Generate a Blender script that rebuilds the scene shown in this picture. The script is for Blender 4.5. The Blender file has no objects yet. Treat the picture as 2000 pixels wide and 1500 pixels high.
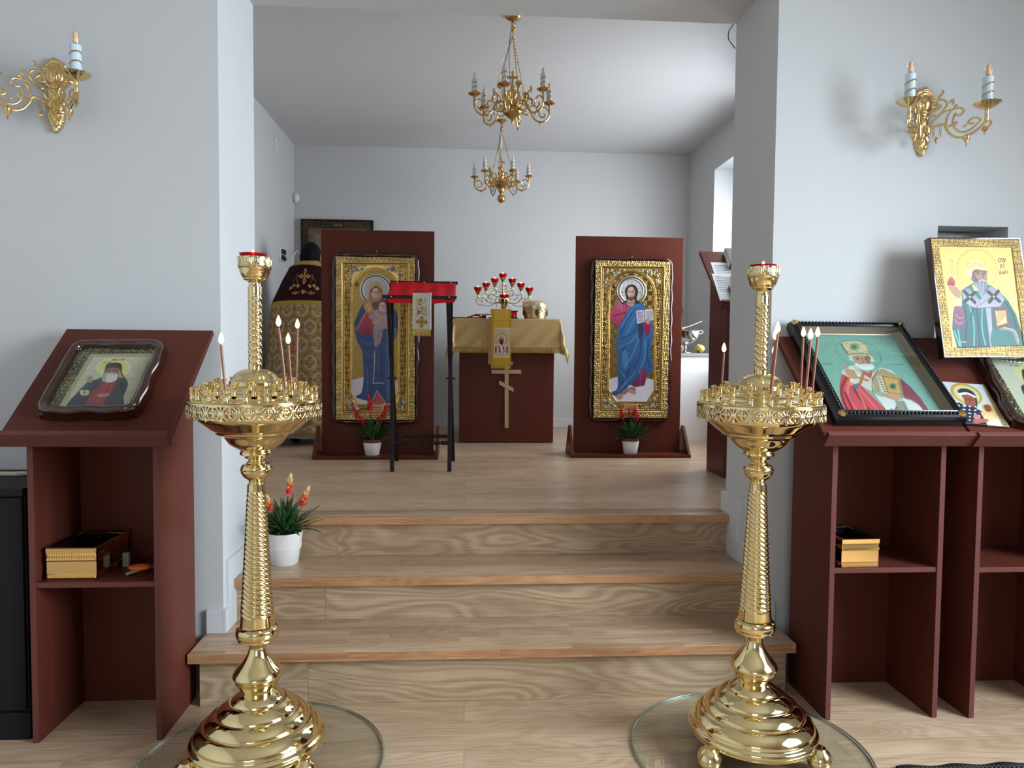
import bpy, math, random
import numpy as np
from mathutils import Vector, Matrix
PI = math.pi
random.seed(7)
sc = bpy.context.scene
COL = sc.collection
# ------------------------------------------------------------------ camera
CAMZ = 1.3
_p, _y, _r = math.radians(-2.63), math.radians(3.67), math.radians(0.504)
FW = Vector((math.sin(_y)*math.cos(_p), math.cos(_y)*math.cos(_p), math.sin(_p)))
_r0 = Vector((math.cos(_y), -math.sin(_y), 0)); _u0 = _r0.cross(FW)
RT = math.cos(_r)*_r0 + math.sin(_r)*_u0
UP = -math.sin(_r)*_r0 + math.cos(_r)*_u0
cam = bpy.data.cameras.new('camera'); camo = bpy.data.objects.new('camera', cam); COL.objects.link(camo)
m3 = Matrix((RT, UP, -FW)).transposed()
camo.matrix_world = Matrix.Translation((0, 0, CAMZ)) @ m3.to_4x4()
cam.sensor_width = 36; cam.lens = 25.2; cam.clip_start = .05
sc.camera = camo
def ray(x, y): return FW + RT*((x-1000)/1400) - UP*((y-750)/1400)
def at(x, y, Y=None, Z=None, X=None):
    d = ray(x, y)
    if Y is not None: k = Y/d.y
    elif Z is not None: k = (Z-CAMZ)/d.z
    else: k = X/d.x
    return Vector((0, 0, CAMZ)) + d*k
# ------------------------------------------------------------------ world, daylight, exposure
W = bpy.data.worlds.new('sky'); sc.world = W; W.use_nodes = True
bg = W.node_tree.nodes['Background']; bg.inputs[0].default_value = (.72, .85, 1, 1); bg.inputs[1].default_value = 2.2
def pix(p):
    v = Vector(p)-Vector((0, 0, CAMZ)); d = v.dot(FW); return 1000+1400*v.dot(RT)/d, 750-1400*v.dot(UP)/d
def area(name, loc, to, sx, sy, power, col, spread=180):
    l = bpy.data.lights.new(name, 'AREA'); l.shape = 'RECTANGLE'; l.size = sx; l.size_y = sy
    l.energy = power; l.color = col; l.spread = math.radians(spread)
    o = bpy.data.objects.new(name, l); COL.objects.link(o); o.location = loc
    o.rotation_euler = (Vector(to)-Vector(loc)).to_track_quat('-Z', 'Z').to_euler()
    return o
DAY = (.78, .90, 1.0)
# daylight outside the nave's right-hand window, the rear window, and the chancel window
area('daylight_nave', (3.66, .5, 1.85), (0, .5, .05), 2.0, 1.9, 214, DAY, 130)
area('daylight_rear', (-.6, -3.44, 1.55), (-.6, 3, .4), 1.6, 1.5, 7, (.84, .93, 1), 140)
area('daylight_chancel', (2.50, 4.95, 2.05), (0, 5.95, .95), 2.2, 1.7, 70, (.93, .96, 1), 165)
vs = sc.view_settings; vs.view_transform = 'Standard'; vs.look = 'None'; vs.gamma = 1; vs.exposure = .1
sc.display_settings.display_device = 'sRGB'
cy = sc.cycles; cy.use_denoising = True; cy.max_bounces = 10; cy.diffuse_bounces = 5; cy.glossy_bounces = 5
cy.transmission_bounces = 6; cy.transparent_max_bounces = 12; cy.sample_clamp_indirect = 6; cy.caustics_reflective = False; cy.caustics_refractive = False
# ------------------------------------------------------------------ materials
def lin(c):
    return tuple((x/255/12.92 if x <= 10.31 else ((x/255+.055)/1.055)**2.4) for x in c)
MATS = {}
def mat(name, col, rough=.5, metal=0, **k):
    m = bpy.data.materials.new(name); m.use_nodes = True; b = m.node_tree.nodes['Principled BSDF']
    b.inputs['Base Color'].default_value = (*col, 1); b.inputs['Roughness'].default_value = rough; b.inputs['Metallic'].default_value = metal
    for a, v in k.items(): b.inputs[a.replace('_', ' ')].default_value = v
    MATS[name] = m; return m
def nd(m, t, **k):
    n = m.node_tree.nodes.new(t)
    for a, v in k.items():
        if a.startswith('i_'): n.inputs[a[2:].replace('_', ' ')].default_value = v
        else: setattr(n, a, v)
    return n
def ln(m, a, b): m.node_tree.links.new(a, b)
def pb(m): return m.node_tree.nodes['Principled BSDF']
def bump(m, h, strength=.2, dist=.002):
    b = nd(m, 'ShaderNodeBump'); b.inputs['Strength'].default_value = strength; b.inputs['Distance'].default_value = dist
    ln(m, h, b.inputs['Height']); ln(m, b.outputs[0], pb(m).inputs['Normal'])
def coords(m, scale, kind='Object'):
    t = nd(m, 'ShaderNodeTexCoord'); mp = nd(m, 'ShaderNodeMapping'); mp.inputs['Scale'].default_value = scale
    ln(m, t.outputs[kind], mp.inputs[0]); return mp.outputs[0]
def ramp(m, fac, stops):
    r = nd(m, 'ShaderNodeValToRGB'); e = r.color_ramp.elements
    while len(e) < len(stops): e.new(.5)
    for k, (p, c) in enumerate(stops): e[k].position = p; e[k].color = (*c, 1)
    ln(m, fac, r.inputs[0]); return r.outputs[0]
def mixc(m, fac, a, b, mode='MIX'):
    x = nd(m, 'ShaderNodeMix', data_type='RGBA', blend_type=mode)
    for s, v in ((0, fac), (6, a), (7, b)):
        if isinstance(v, (int, float)): x.inputs[s].default_value = v
        elif isinstance(v, tuple): x.inputs[s].default_value = (*v, 1)
        else: ln(m, v, x.inputs[s])
    return x.outputs[2]
def noise(m, vec, scale, detail=4, rough=.55, dist=0):
    n = nd(m, 'ShaderNodeTexNoise'); n.inputs['Scale'].default_value = scale; n.inputs['Detail'].default_value = detail
    n.inputs['Roughness'].default_value = rough; n.inputs['Distortion'].default_value = dist
    ln(m, vec, n.inputs['Vector']); return n.outputs[0]
def paint(name, col, rough=.75):
    m = mat(name, col, rough); v = coords(m, (1, 1, 1))
    n = noise(m, v, 220, 3); bump(m, n, .12, .001)
    n2 = noise(m, v, 1.3, 2); ln(m, mixc(m, n2, tuple(c*.975 for c in col), tuple(min(1, c*1.02) for c in col)), pb(m).inputs[0]); return m
paint('wall_paint', (.60, .605, .61)); paint('ceiling_paint', (.66, .66, .665)); paint('skirting_paint', (.66, .68, .70), .4)
def wood(name, c1, c2, c3, plank=(1.2, .19), rough=.45, offs=0, axis='XY', strip=False, grain=.84):
    """oak: boards along X, rows across axis[1]; cathedral grain in each board"""
    m = mat(name, c2, rough)
    t = nd(m, 'ShaderNodeTexCoord'); sep = nd(m, 'ShaderNodeSeparateXYZ'); ln(m, t.outputs['Object'], sep.inputs[0])
    cmb = nd(m, 'ShaderNodeCombineXYZ'); ln(m, sep.outputs['X'], cmb.inputs[0])
    ad = nd(m, 'ShaderNodeMath', operation='ADD'); ln(m, sep.outputs['Y'], ad.inputs[0]); ln(m, sep.outputs['Z'], ad.inputs[1])
    ln(m, ad.outputs[0], cmb.inputs[1])
    br = nd(m, 'ShaderNodeTexBrick', offset=.37, offset_frequency=2); ln(m, cmb.outputs[0], br.inputs['Vector'])
    br.inputs['Scale'].default_value = 1; br.inputs['Brick Width'].default_value = plank[0]; br.inputs['Row Height'].default_value = plank[1]
    br.inputs['Mortar Size'].default_value = .0007 if not strip else 0.0003; br.inputs['Mortar Smooth'].default_value = 0
    br.inputs['Color1'].default_value = (0, 0, 0, 1); br.inputs['Color2'].default_value = (1, 1, 1, 1); br.inputs['Mortar'].default_value = (.5, .5, .5, 1)
    # per-board shift of the grain
    sh = nd(m, 'ShaderNodeVectorMath', operation='MULTIPLY_ADD'); ln(m, br.outputs['Color'], sh.inputs[0]); sh.inputs[1].default_value = (9, 5, 3)
    oi = nd(m, 'ShaderNodeObjectInfo'); rn = nd(m, 'ShaderNodeMath', operation='MULTIPLY'); ln(m, oi.outputs['Random'], rn.inputs[0]); rn.inputs[1].default_value = 23
    a2 = nd(m, 'ShaderNodeVectorMath', operation='ADD'); ln(m, cmb.outputs[0], a2.inputs[0]); ln(m, rn.outputs[0], a2.inputs[1]); ln(m, a2.outputs[0], sh.inputs[2])
    mp = nd(m, 'ShaderNodeMapping'); mp.inputs['Scale'].default_value = (1.5, 7.5, 1); ln(m, sh.outputs[0], mp.inputs[0])
    n1 = noise(m, mp.outputs[0], 1.0, 1.2, .4, .35)
    rings = nd(m, 'ShaderNodeMath', operation='MULTIPLY'); ln(m, n1, rings.inputs[0]); rings.inputs[1].default_value = 95
    sn = nd(m, 'ShaderNodeMath', operation='SINE'); ln(m, rings.outputs[0], sn.inputs[0])
    ma = nd(m, 'ShaderNodeMapRange'); ln(m, sn.outputs[0], ma.inputs[0]); ma.inputs[1].default_value = -1; ma.inputs[2].default_value = 1
    mp2 = nd(m, 'ShaderNodeMapping'); mp2.inputs['Scale'].default_value = (3, 210, 1); ln(m, sh.outputs[0], mp2.inputs[0])
    n2 = noise(m, mp2.outputs[0], 1.0, 4, .6)
    mp3 = nd(m, 'ShaderNodeMapping'); mp3.inputs['Scale'].default_value = (2.2, 7, 1); ln(m, sh.outputs[0], mp3.inputs[0])
    n3 = noise(m, mp3.outputs[0], 1.0, 3, .6)
    g = mixc(m, n2, ma.outputs[0], n2); g = mixc(m, grain, ma.outputs[0], n2)
    c = ramp(m, g, ((.26, c1), (.5, c2), (.74, c3)))
    c = mixc(m, ramp(m, n3, ((.42, (0, 0, 0)), (.68, (.55, .55, .55)))), c, c1)
    tint = ramp(m, br.outputs['Color'], ((0, (.87, .86, .84)), (1, (1.0, 1.0, 1.0))) if not strip else ((0, (.74, .70, .66)), (1, (1.0, 1.0, 1.0))))
    c = mixc(m, 1.0, c, tint, 'MULTIPLY')
    c = mixc(m, br.outputs['Fac'], c, tuple(x*.55 for x in c1))
    ln(m, c, pb(m).inputs[0]); bump(m, n2, .08, .0006)
    return m
wood('oak_floor', (.40, .255, .15), (.58, .41, .27), (.68, .51, .355), (1.25, .19), .36)
wood('oak_riser', (.35, .235, .14), (.52, .37, .235), (.66, .50, .34), (1.9, .25), .42, grain=.74)
wood('oak_tread', (.40, .245, .15), (.58, .40, .26), (.66, .48, .33), (.42, .042), .36, strip=True)
wood('oak_edge', (.40, .19, .085), (.60, .32, .155), (.68, .40, .21), (.55, .05), .4, strip=True)
def melamine(name, c, rough=.32, g=.16):
    m = mat(name, c, rough, Specular_IOR_Level=.12); v = coords(m, (38, 38, 2.2)); n = noise(m, v, 1.2, 5, .6, .4)
    v2 = coords(m, (5, 5, .6)); n2 = noise(m, v2, 1, 2)
    a = mixc(m, n, tuple(x*(1-g*1.6) for x in c), tuple(x*(1+g*1.4) for x in c))
    ln(m, mixc(m, ramp(m, n2, ((.35, (0, 0, 0)), (.7, (.5, .5, .5)))), a, tuple(x*(1+g) for x in c)), pb(m).inputs[0]); return m
melamine('mahogany', (.105, .027, .017), .36); melamine('mahogany_edge', (.135, .047, .040), .4, .08); melamine('black_oak', (.014, .0125, .0145), .5, .25)
mat('kiot_varnish', (.040, .006, .006), .12, Coat_Weight=.6, Coat_Roughness=.04); mat('kiot_brown', (.035, .009, .005), .1, Coat_Weight=.8, Coat_Roughness=.03)
mat('brass', (.80, .645, .335), .075, 1); mat('brass_pale', (.84, .71, .43), .11, 1); mat('brass_antique', (.62, .41, .16), .24, 1); mat('brass_sconce', (.74, .53, .24), .2, 1)
mat('brass_box', (.92, .66, .30), .1, 1); mat('silver', (.62, .62, .62), .18, 1); mat('steel', (.7, .7, .7), .3, 1)
mat('black_gloss', (.006, .006, .009), .14); mat('black_wood', (.010, .005, .005), .42, Specular_IOR_Level=.3); mat('black_plastic', (.01, .01, .01), .4)
mat('white_pot', (.82, .82, .80), .3); mat('terracotta', (.20, .05, .03), .7); mat('soil', (.025, .018, .012), .9)
mat('white_plastic', (.78, .78, .78), .35); mat('paper', (.78, .80, .83), .7); mat('wax', (.25, .095, .05), .32, Subsurface_Weight=.15)
mat('wick', (.01, .008, .006), .9); mat('candle_sleeve', (.62, .76, .86), .35); mat('sleeve_gray', (.62, .63, .65), .4)
mat('filament', (.95, .56, .33), .5); mat('red_cloth', (.62, .008, .014), .6, Specular_IOR_Level=.2); mat('fringe', (.52, .36, .07), .45, .2)
mat('gold_satin', (.50, .33, .13), .38, .15, Sheen_Weight=.3); mat('gold_satin_back', (.56, .27, .09), .5)
mat('skin', (.42, .20, .13), .5, Subsurface_Weight=.1); mat('hair', (.007, .005, .005), .8, Specular_IOR_Level=.15); mat('shoe', (.01, .01, .01), .4)
mat('maroon_leather', (.11, .006, .008), .4); mat('orange_plastic', (.85, .12, .015), .4); mat('pale_wood', (.55, .40, .2), .5); mat('bristle', (.2, .16, .12), .8)
mat('gray_laminate', (.30, .30, .29), .4); mat('yellow_metal', (.85, .62, .12), .25, .8); mat('dark_iron', (.03, .03, .03), .4, .8)
mat('mat_pile', (.012, .016, .035), .95); mat('mat_line', (.25, .27, .3), .95); mat('cable', (.75, .75, .73), .5); mat('cross_wood', (.50, .36, .19), .4)
mat('red_petal', (.62, .02, .03), .4); mat('red_petal_tip', (.62, .02, .03), .4); mat('orange_petal', (.80, .22, .05), .45); mat('cream_petal', (.82, .60, .28), .45); mat('pink_petal', (.75, .08, .1), .45)
mat('ivory', (.70, .60, .45), .5); mat('charcoal', (.02, .02, .02), .7)
m = mat('leaf', (.02, .09, .02), .35); v = coords(m, (1, 1, 1)); ln(m, ramp(m, noise(m, v, 28, 2), ((.35, (.008, .04, .012)), (.65, (.05, .15, .03)))), pb(m).inputs[0])
def glassy(name, tint, gloss=.12, rough=.02):
    m = bpy.data.materials.new(name); m.use_nodes = True; nt = m.node_tree; nt.nodes.remove(nt.nodes['Principled BSDF'])
    out = nt.nodes['Material Output']; tr = nd(m, 'ShaderNodeBsdfTransparent'); tr.inputs[0].default_value = (*tint, 1)
    gl = nd(m, 'ShaderNodeBsdfGlossy'); gl.inputs['Roughness'].default_value = rough; gl.inputs[0].default_value = (1, 1, 1, 1)
    lw = nd(m, 'ShaderNodeLayerWeight'); lw.inputs[0].default_value = .5
    pw = nd(m, 'ShaderNodeMath', operation='POWER'); ln(m, lw.outputs['Facing'], pw.inputs[0]); pw.inputs[1].default_value = 4.5
    mu = nd(m, 'ShaderNodeMath', operation='MULTIPLY_ADD'); ln(m, pw.outputs[0], mu.inputs[0]); mu.inputs[1].default_value = .8; mu.inputs[2].default_value = gloss*.25
    mx = nd(m, 'ShaderNodeMixShader'); ln(m, mu.outputs[0], mx.inputs[0]); ln(m, tr.outputs[0], mx.inputs[1]); ln(m, gl.outputs[0], mx.inputs[2]); ln(m, mx.outputs[0], out.inputs[0])
    MATS[name] = m
glassy('clear_glass', (.97, .99, .98)); glassy('disc_glass', (.965, .985, .978), .1); glassy('window_glass', (.97, .98, .98), .05)
mat('glass_edge', (.22, .42, .37), .08, Transmission_Weight=.6)
# red votive glass: translucent, lets the flame's light through
m = mat('red_glass', (.62, .004, .012), .08, Transmission_Weight=.55, IOR=1.3); mat('red_glass_rim', (.75, .01, .02), .1, Emission_Color=(1, .02, .02, 1), Emission_Strength=.0)
def emis(name, c, s):
    m = bpy.data.materials.new(name); m.use_nodes = True; b = pb(m); b.inputs['Base Color'].default_value = (0, 0, 0, 1)
    b.inputs['Emission Color'].default_value = (*c, 1); b.inputs['Emission Strength'].default_value = s; MATS[name] = m
emis('flame', (1, .62, .3), 9); emis('flame_votive', (1, .66, .34), 7)
for k_ in ('flame', 'flame_votive'):
    m = MATS[k_]; g_ = nd(m, 'ShaderNodeTexCoord'); sz = nd(m, 'ShaderNodeSeparateXYZ'); ln(m, g_.outputs['Generated'], sz.inputs[0])
    ln(m, ramp(m, sz.outputs['Z'], ((0, (.5, .16, .05)), (.16, (1, .42, .14)), (.36, (1, .74, .42)), (.7, (1, .66, .32)), (1, (.8, .30, .08)))), pb(m).inputs['Emission Color'])
def artmat(name, rough=.5, mrough=.26, coat=0):
    m = mat(name, (1, 1, 1), rough, Coat_Weight=coat, Coat_Roughness=.06); a = nd(m, 'ShaderNodeAttribute'); a.attribute_name = 'Col'; ln(m, a.outputs['Color'], pb(m).inputs[0])
    ln(m, a.outputs['Alpha'], pb(m).inputs['Metallic'])
    mr = nd(m, 'ShaderNodeMapRange'); ln(m, a.outputs['Alpha'], mr.inputs[0]); mr.inputs[3].default_value = rough; mr.inputs[4].default_value = mrough; ln(m, mr.outputs[0], pb(m).inputs['Roughness'])
artmat('icon_art', .42, .27); artmat('icon_glossy', .35, .2, .5); artmat('brocade', .75, .5); pb(MATS['brocade']).inputs['Specular IOR Level'].default_value = .15
artmat('icon_satin', .5, .46)
# ------------------------------------------------------------------ mesh building
class MB:
    def __init__(s, xf=None): s.v = []; s.f = []; s.mi = []; s.cur = 0; s.xf = xf; s.col = None
    def add(s, vs, fs):
        o = len(s.v)
        for p in vs:
            p = Vector(p); s.v.append(s.xf @ p if s.xf else p)
        for f in fs: s.f.append([i+o for i in f]); s.mi.append(s.cur)
    def box(s, x0, x1, y0, y1, z0, z1):
        s.add([(x0, y0, z0), (x1, y0, z0), (x1, y1, z0), (x0, y1, z0), (x0, y0, z1), (x1, y0, z1), (x1, y1, z1), (x0, y1, z1)],
              [(0, 3, 2, 1), (4, 5, 6, 7), (0, 1, 5, 4), (1, 2, 6, 5), (2, 3, 7, 6), (3, 0, 4, 7)])
    def lathe(s, prof, c=(0, 0, 0), n=48, fn=None, sy=1.0, cap=True):
        m = len(prof); vs = []
        for k, (r, z) in enumerate(prof):
            for i in range(n):
                a = 2*PI*i/n; rr = r if fn is None else fn(a, z, r)
                vs.append((c[0]+rr*math.cos(a), c[1]+rr*math.sin(a)*sy, c[2]+z))
        fs = [(k*n+i, k*n+(i+1) % n, (k+1)*n+(i+1) % n, (k+1)*n+i) for k in range(m-1) for i in range(n)]
        if cap and prof[0][0] > 1e-6: fs.append(tuple(range(n-1, -1, -1)))
        if cap and prof[-1][0] > 1e-6: fs.append(tuple((m-1)*n+i for i in range(n)))
        s.add(vs, fs)
    def tube(s, pts, r, n=8, closed=False, flat=1.0, nrm=None):
        P = [Vector(p) for p in pts]; m = len(P); vs = []; prev = None
        for k in range(m):
            if closed: t = P[(k+1) % m]-P[k-1]
            else: t = P[min(k+1, m-1)]-P[max(k-1, 0)]
            if t.length < 1e-9: t = Vector((0, 0, 1))
            t.normalize()
            if nrm is not None: a = Vector(nrm)
            elif prev is None: a = Vector((0, 0, 1)) if abs(t.z) < .9 else Vector((1, 0, 0))
            else: a = prev
            b = t.cross(a)
            if b.length < 1e-6: b = t.cross(Vector((1, .1, 0)))
            b.normalize(); a = b.cross(t).normalized(); prev = a
            rr = r[k] if isinstance(r, (list, tuple)) else r
            for i in range(n):
                q = 2*PI*i/n; vs.append(P[k]+a*(math.cos(q)*rr*flat)+b*(math.sin(q)*rr))
        mm = m if closed else m-1
        fs = [(k*n+i, k*n+(i+1) % n, ((k+1) % m)*n+(i+1) % n, ((k+1) % m)*n+i) for k in range(mm) for i in range(n)]
        if not closed: fs += [tuple(range(n-1, -1, -1)), tuple((m-1)*n+i for i in range(n))]
        s.add(vs, fs)
    def prism(s, poly, d0, d1, plane='XZ'):
        """poly in a plane, extruded between d0 and d1 along the third axis"""
        def P(a, b, d): return (a, d, b) if plane == 'XZ' else ((a, b, d) if plane == 'XY' else (d, a, b))
        n = len(poly); s.add([P(a, b, d0) for a, b in poly]+[P(a, b, d1) for a, b in poly],
              [tuple(range(n)), tuple(range(2*n-1, n-1, -1))]+[(i, n+i, n+(i+1) % n, (i+1) % n) for i in range(n)])
    def grid(s, rows):
        m = len(rows); n = len(rows[0]); s.add([p for r in rows for p in r], [(k*n+i, k*n+i+1, (k+1)*n+i+1, (k+1)*n+i) for k in range(m-1) for i in range(n-1)])
    def ball(s, c, r, n=14, sz=1.0):
        prof = [(r*math.sin(PI*k/n), -r*sz*math.cos(PI*k/n)) for k in range(n+1)]
        s.lathe([(max(a, 0), b) for a, b in prof], c, n+2)
def build(name, mb, mats, parent=None, smooth=True, ang=38, bev=0, solid=0):
    me = bpy.data.meshes.new(name); me.from_pydata([tuple(v) for v in mb.v], [], mb.f); 
    ms = mats if isinstance(mats, (list, tuple)) else [mats]
    for m_ in ms: me.materials.append(MATS[m_])
    me.polygons.foreach_set('material_index', mb.mi)
    if smooth: me.polygons.foreach_set('use_smooth', [True]*len(me.polygons))
    me.update(); me.validate()
    import bmesh
    bm = bmesh.new(); bm.from_mesh(me); bmesh.ops.remove_doubles(bm, verts=bm.verts, dist=1e-6)
    if not solid: bmesh.ops.recalc_face_normals(bm, faces=bm.faces)
    bm.to_mesh(me); bm.free()
    if smooth: me.set_sharp_from_angle(angle=math.radians(ang))
    o = bpy.data.objects.new(name, me); COL.objects.link(o)
    if parent: o.parent = parent
    if bev:
        b = o.modifiers.new('bevel', 'BEVEL'); b.width = bev; b.segments = 2; b.limit_method = 'ANGLE'; b.angle_limit = math.radians(50)
    if solid:
        b = o.modifiers.new('solid', 'SOLIDIFY'); b.thickness = solid; b.offset = 0
    return o
def tag(o, label, cat, group=None, kind=None):
    if label: o['label'] = label
    if cat: o['category'] = cat
    if group: o['group'] = group
    if kind: o['kind'] = kind
    return o
def thing(name, loc, label, cat, rz=0, group=None):
    o = bpy.data.objects.new(name, None); COL.objects.link(o); o.empty_display_size = .1
    o.location = loc; o.rotation_euler = (0, 0, rz); return tag(o, label, cat, group)
def copy_tree(o, parent=None):
    c = o.copy(); COL.objects.link(c); c.parent = parent
    for ch in list(o.children): copy_tree(ch, c)
    return c
def structure(name, mb, m, **k):
    o = build(name, mb, m, **k); o['kind'] = 'structure'; return o
def boxo(name, m, parent, *b, bev=.0015):
    mb = MB(); mb.box(*b); return build(name, mb, m, parent, smooth=False, bev=bev)
def spline(pts, n=8, closed=False):
    P = [np.array(p, float) for p in pts]; m = len(P); out = []
    rng = range(m if closed else m-1)
    for i in rng:
        p0 = P[i-1] if (closed or i > 0) else P[0]; p1 = P[i]; p2 = P[(i+1) % m]; p3 = P[(i+2) % m] if (closed or i+2 < m) else P[-1]
        for k in range(n):
            t = k/n; out.append(.5*((2*p1)+(-p0+p2)*t+(2*p0-5*p1+4*p2-p3)*t*t+(-p0+3*p1-3*p2+p3)*t**3))
    if not closed: out.append(P[-1])
    return out
# ------------------------------------------------------------------ painted and embossed panels
def homog(src, dst):
    A = []; b = []
    for (x, y), (u, v) in zip(src, dst):
        A.append([x, y, 1, 0, 0, 0, -u*x, -u*y]); b.append(u); A.append([0, 0, 0, x, y, 1, -v*x, -v*y]); b.append(v)
    h = np.linalg.solve(np.array(A, float), np.array(b, float)); return np.append(h, 1).reshape(3, 3)
class Art:
    """a painted panel; brush strokes are given in any frame whose four corners are known"""
    def __init__(s, w, h, n, corners, base=(200, 170, 90), metal=0):
        s.w, s.h = w, h; s.nx = n*2; s.ny = int(n*2*h/w); s.c = np.zeros((s.ny, s.nx, 3)); s.c[:] = base
        s.m = np.full((s.ny, s.nx), float(metal)); s.z = np.zeros((s.ny, s.nx))
        s.H = homog(corners, [(0, 0), (s.nx-1, 0), (s.nx-1, s.ny-1), (0, s.ny-1)]); s.crop = (0, 0, 1)
        s.sc = s.nx/math.dist(corners[0], corners[1])
        s.Y, s.X = np.mgrid[0:s.ny, 0:s.nx].astype(float); s.rng = np.random.default_rng(3); s.clip = None
    def tr(s, pts):
        x0, y0, k = s.crop; P = np.array([[x0+p[0]/k, y0+p[1]/k, 1] for p in pts], float).T
        q = s.H @ P; return (q[:2]/q[2]).T
    def _bb(s, P, pad=1):
        x0, y0 = np.floor(P.min(0)-pad).astype(int); x1, y1 = np.ceil(P.max(0)+pad).astype(int)
        return max(x0, 0), min(x1+1, s.nx), max(y0, 0), min(y1+1, s.ny)
    def mask(s, pts, smooth=True):
        if smooth and len(pts) > 3: pts = spline(pts, 6, True)
        P = s.tr(pts); x0, x1, y0, y1 = s._bb(P); M = np.zeros((s.ny, s.nx), bool)
        if x1 <= x0 or y1 <= y0: return M
        X = s.X[y0:y1, x0:x1]; Y = s.Y[y0:y1, x0:x1]; ins = np.zeros(X.shape, bool); n = len(P)
        for i in range(n):
            ax, ay = P[i]; bx, by = P[(i+1) % n]
            if ay == by: continue
            c = ((ay > Y) != (by > Y)) & (X < (bx-ax)*(Y-ay)/(by-ay)+ax); ins ^= c
        M[y0:y1, x0:x1] = ins
        return M & s.clip if s.clip is not None else M
    def put(s, M, c, c2=None, d='v', m=None, z=None, a=1.0):
        if not M.any(): return M
        c = np.array(c, float)
        if c2 is not None:
            G = s.Y if d == 'v' else s.X; g0, g1 = G[M].min(), G[M].max(); t = ((G[M]-g0)/(g1-g0+1e-9))[:, None]; col = c*(1-t)+np.array(c2, float)*t
        else: col = c
        s.c[M] = s.c[M]*(1-a)+col*a
        if m is not None: s.m[M] = m
        if z is not None: s.z[M] = z
        return M
    def poly(s, pts, c, c2=None, smooth=True, **k):
        k.setdefault('m', 0); return s.put(s.mask(pts, smooth), c, c2, **k)
    def ell(s, cx, cy, rx, ry, c, c2=None, rot=0, **k):
        cr, sr = math.cos(rot), math.sin(rot)
        return s.poly([(cx+rx*math.cos(t)*cr-ry*math.sin(t)*sr, cy+rx*math.cos(t)*sr+ry*math.sin(t)*cr) for t in np.linspace(0, 2*PI, 24, endpoint=False)], c, c2, smooth=False, **k)
    def line(s, pts, w, c, smooth=True, closed=False, **k):
        k.setdefault('m', 0)
        if smooth and len(pts) > 2: pts = spline(pts, 6, closed)
        elif closed: pts = list(pts)+[pts[0]]
        P = s.tr(pts); r = w*s.sc/2/s.crop[2]; x0, x1, y0, y1 = s._bb(P, r+1)
        if x1 <= x0 or y1 <= y0: return
        X = s.X[y0:y1, x0:x1]; Y = s.Y[y0:y1, x0:x1]; D = np.full(X.shape, 1e9); r = max(r, .6)
        for i in range(len(P)-1):
            a = P[i]; d = P[i+1]-a; L = d@d+1e-9; t = np.clip(((X-a[0])*d[0]+(Y-a[1])*d[1])/L, 0, 1)
            D = np.minimum(D, (X-a[0]-t*d[0])**2+(Y-a[1]-t*d[1])**2)
        M = np.zeros((s.ny, s.nx), bool); M[y0:y1, x0:x1] = D < r*r
        if s.clip is not None: M &= s.clip
        return s.put(M, c, **k)
    def mottle(s, M, amp=.06, k=3):
        n = s.rng.random((s.ny//k+2, s.nx//k+2)); n = np.kron(n, np.ones((k, k)))[:s.ny, :s.nx]; s.c[M] *= (1+amp*(n[M]-.5)*2)[:, None]
    def emboss(s, M, kind, step, amp, dark=.45):
        X = s.X*s.w/s.nx/step; Y = s.Y*s.h/s.ny/step
        if kind == 'scroll':
            f = np.sin(2*PI*X+1.6*np.sin(2*PI*Y))*np.sin(2*PI*Y*.8+1.7*np.cos(2*PI*X*.9))+.5*np.sin(4.7*PI*X+2*np.cos(5*Y))*np.cos(5.3*PI*Y)
        elif kind == 'weave':
            q = (np.floor(X)+np.floor(Y)) % 2; f = np.where(q > 0, np.sin(2*PI*3*(X+Y)), np.sin(2*PI*3*(X-Y)))
        elif kind == 'rays': f = np.sin(2*PI*(X+Y))
        elif kind == 'dots': f = np.cos(2*PI*X)+np.cos(2*PI*Y)
        else: f = s.rng.random((s.ny, s.nx))*2-1
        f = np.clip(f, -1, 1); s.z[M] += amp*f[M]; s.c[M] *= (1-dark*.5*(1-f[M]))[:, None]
    def mesh(s, name, parent, m='icon_art', depth=.02, side=(60, 20, 15), flatten=None, xf=None):
        c = s.c[:s.ny//2*2, :s.nx//2*2].reshape(s.ny//2, 2, s.nx//2, 2, 3).mean((1, 3)); q = lambda A: A[:s.ny//2*2, :s.nx//2*2].reshape(s.ny//2, 2, s.nx//2, 2).mean((1, 3))
        z = q(s.z); mm = q(s.m); ny, nx = z.shape
        U, V = np.meshgrid(np.linspace(-s.w/2, s.w/2, nx), np.linspace(s.h, 0, ny))
        P = np.stack([U, -z, V], -1).reshape(-1, 3)           # panel stands in XZ, faces -Y, foot at z=0
        idx = np.arange(nx*ny).reshape(ny, nx); F = np.stack([idx[:-1, :-1], idx[1:, :-1], idx[1:, 1:], idx[:-1, 1:]], -1).reshape(-1, 4)
        ring = np.concatenate([idx[0, :], idx[1:, -1], idx[-1, -2::-1], idx[-2:0:-1, 0]]); nb = len(ring); base = len(P)
        B = P[ring].copy(); B[:, 1] = depth; P = np.vstack([P, B]); sidef = [(int(ring[i]), base+i, base+(i+1) % nb, int(ring[(i+1) % nb])) for i in range(nb)]
        faces = F.tolist()+[list(f)[::-1] for f in sidef]+[[base+i for i in range(nb)]]
        if xf is not None: P = np.array([tuple(xf @ Vector(p)) for p in P])
        me = bpy.data.meshes.new(name); me.from_pydata(P.tolist(), [], faces)
        cc = np.clip(c.reshape(-1, 3)/255, 0, 1); cl = np.where(cc <= .04045, cc/12.92, ((cc+.055)/1.055)**2.4)
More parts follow.
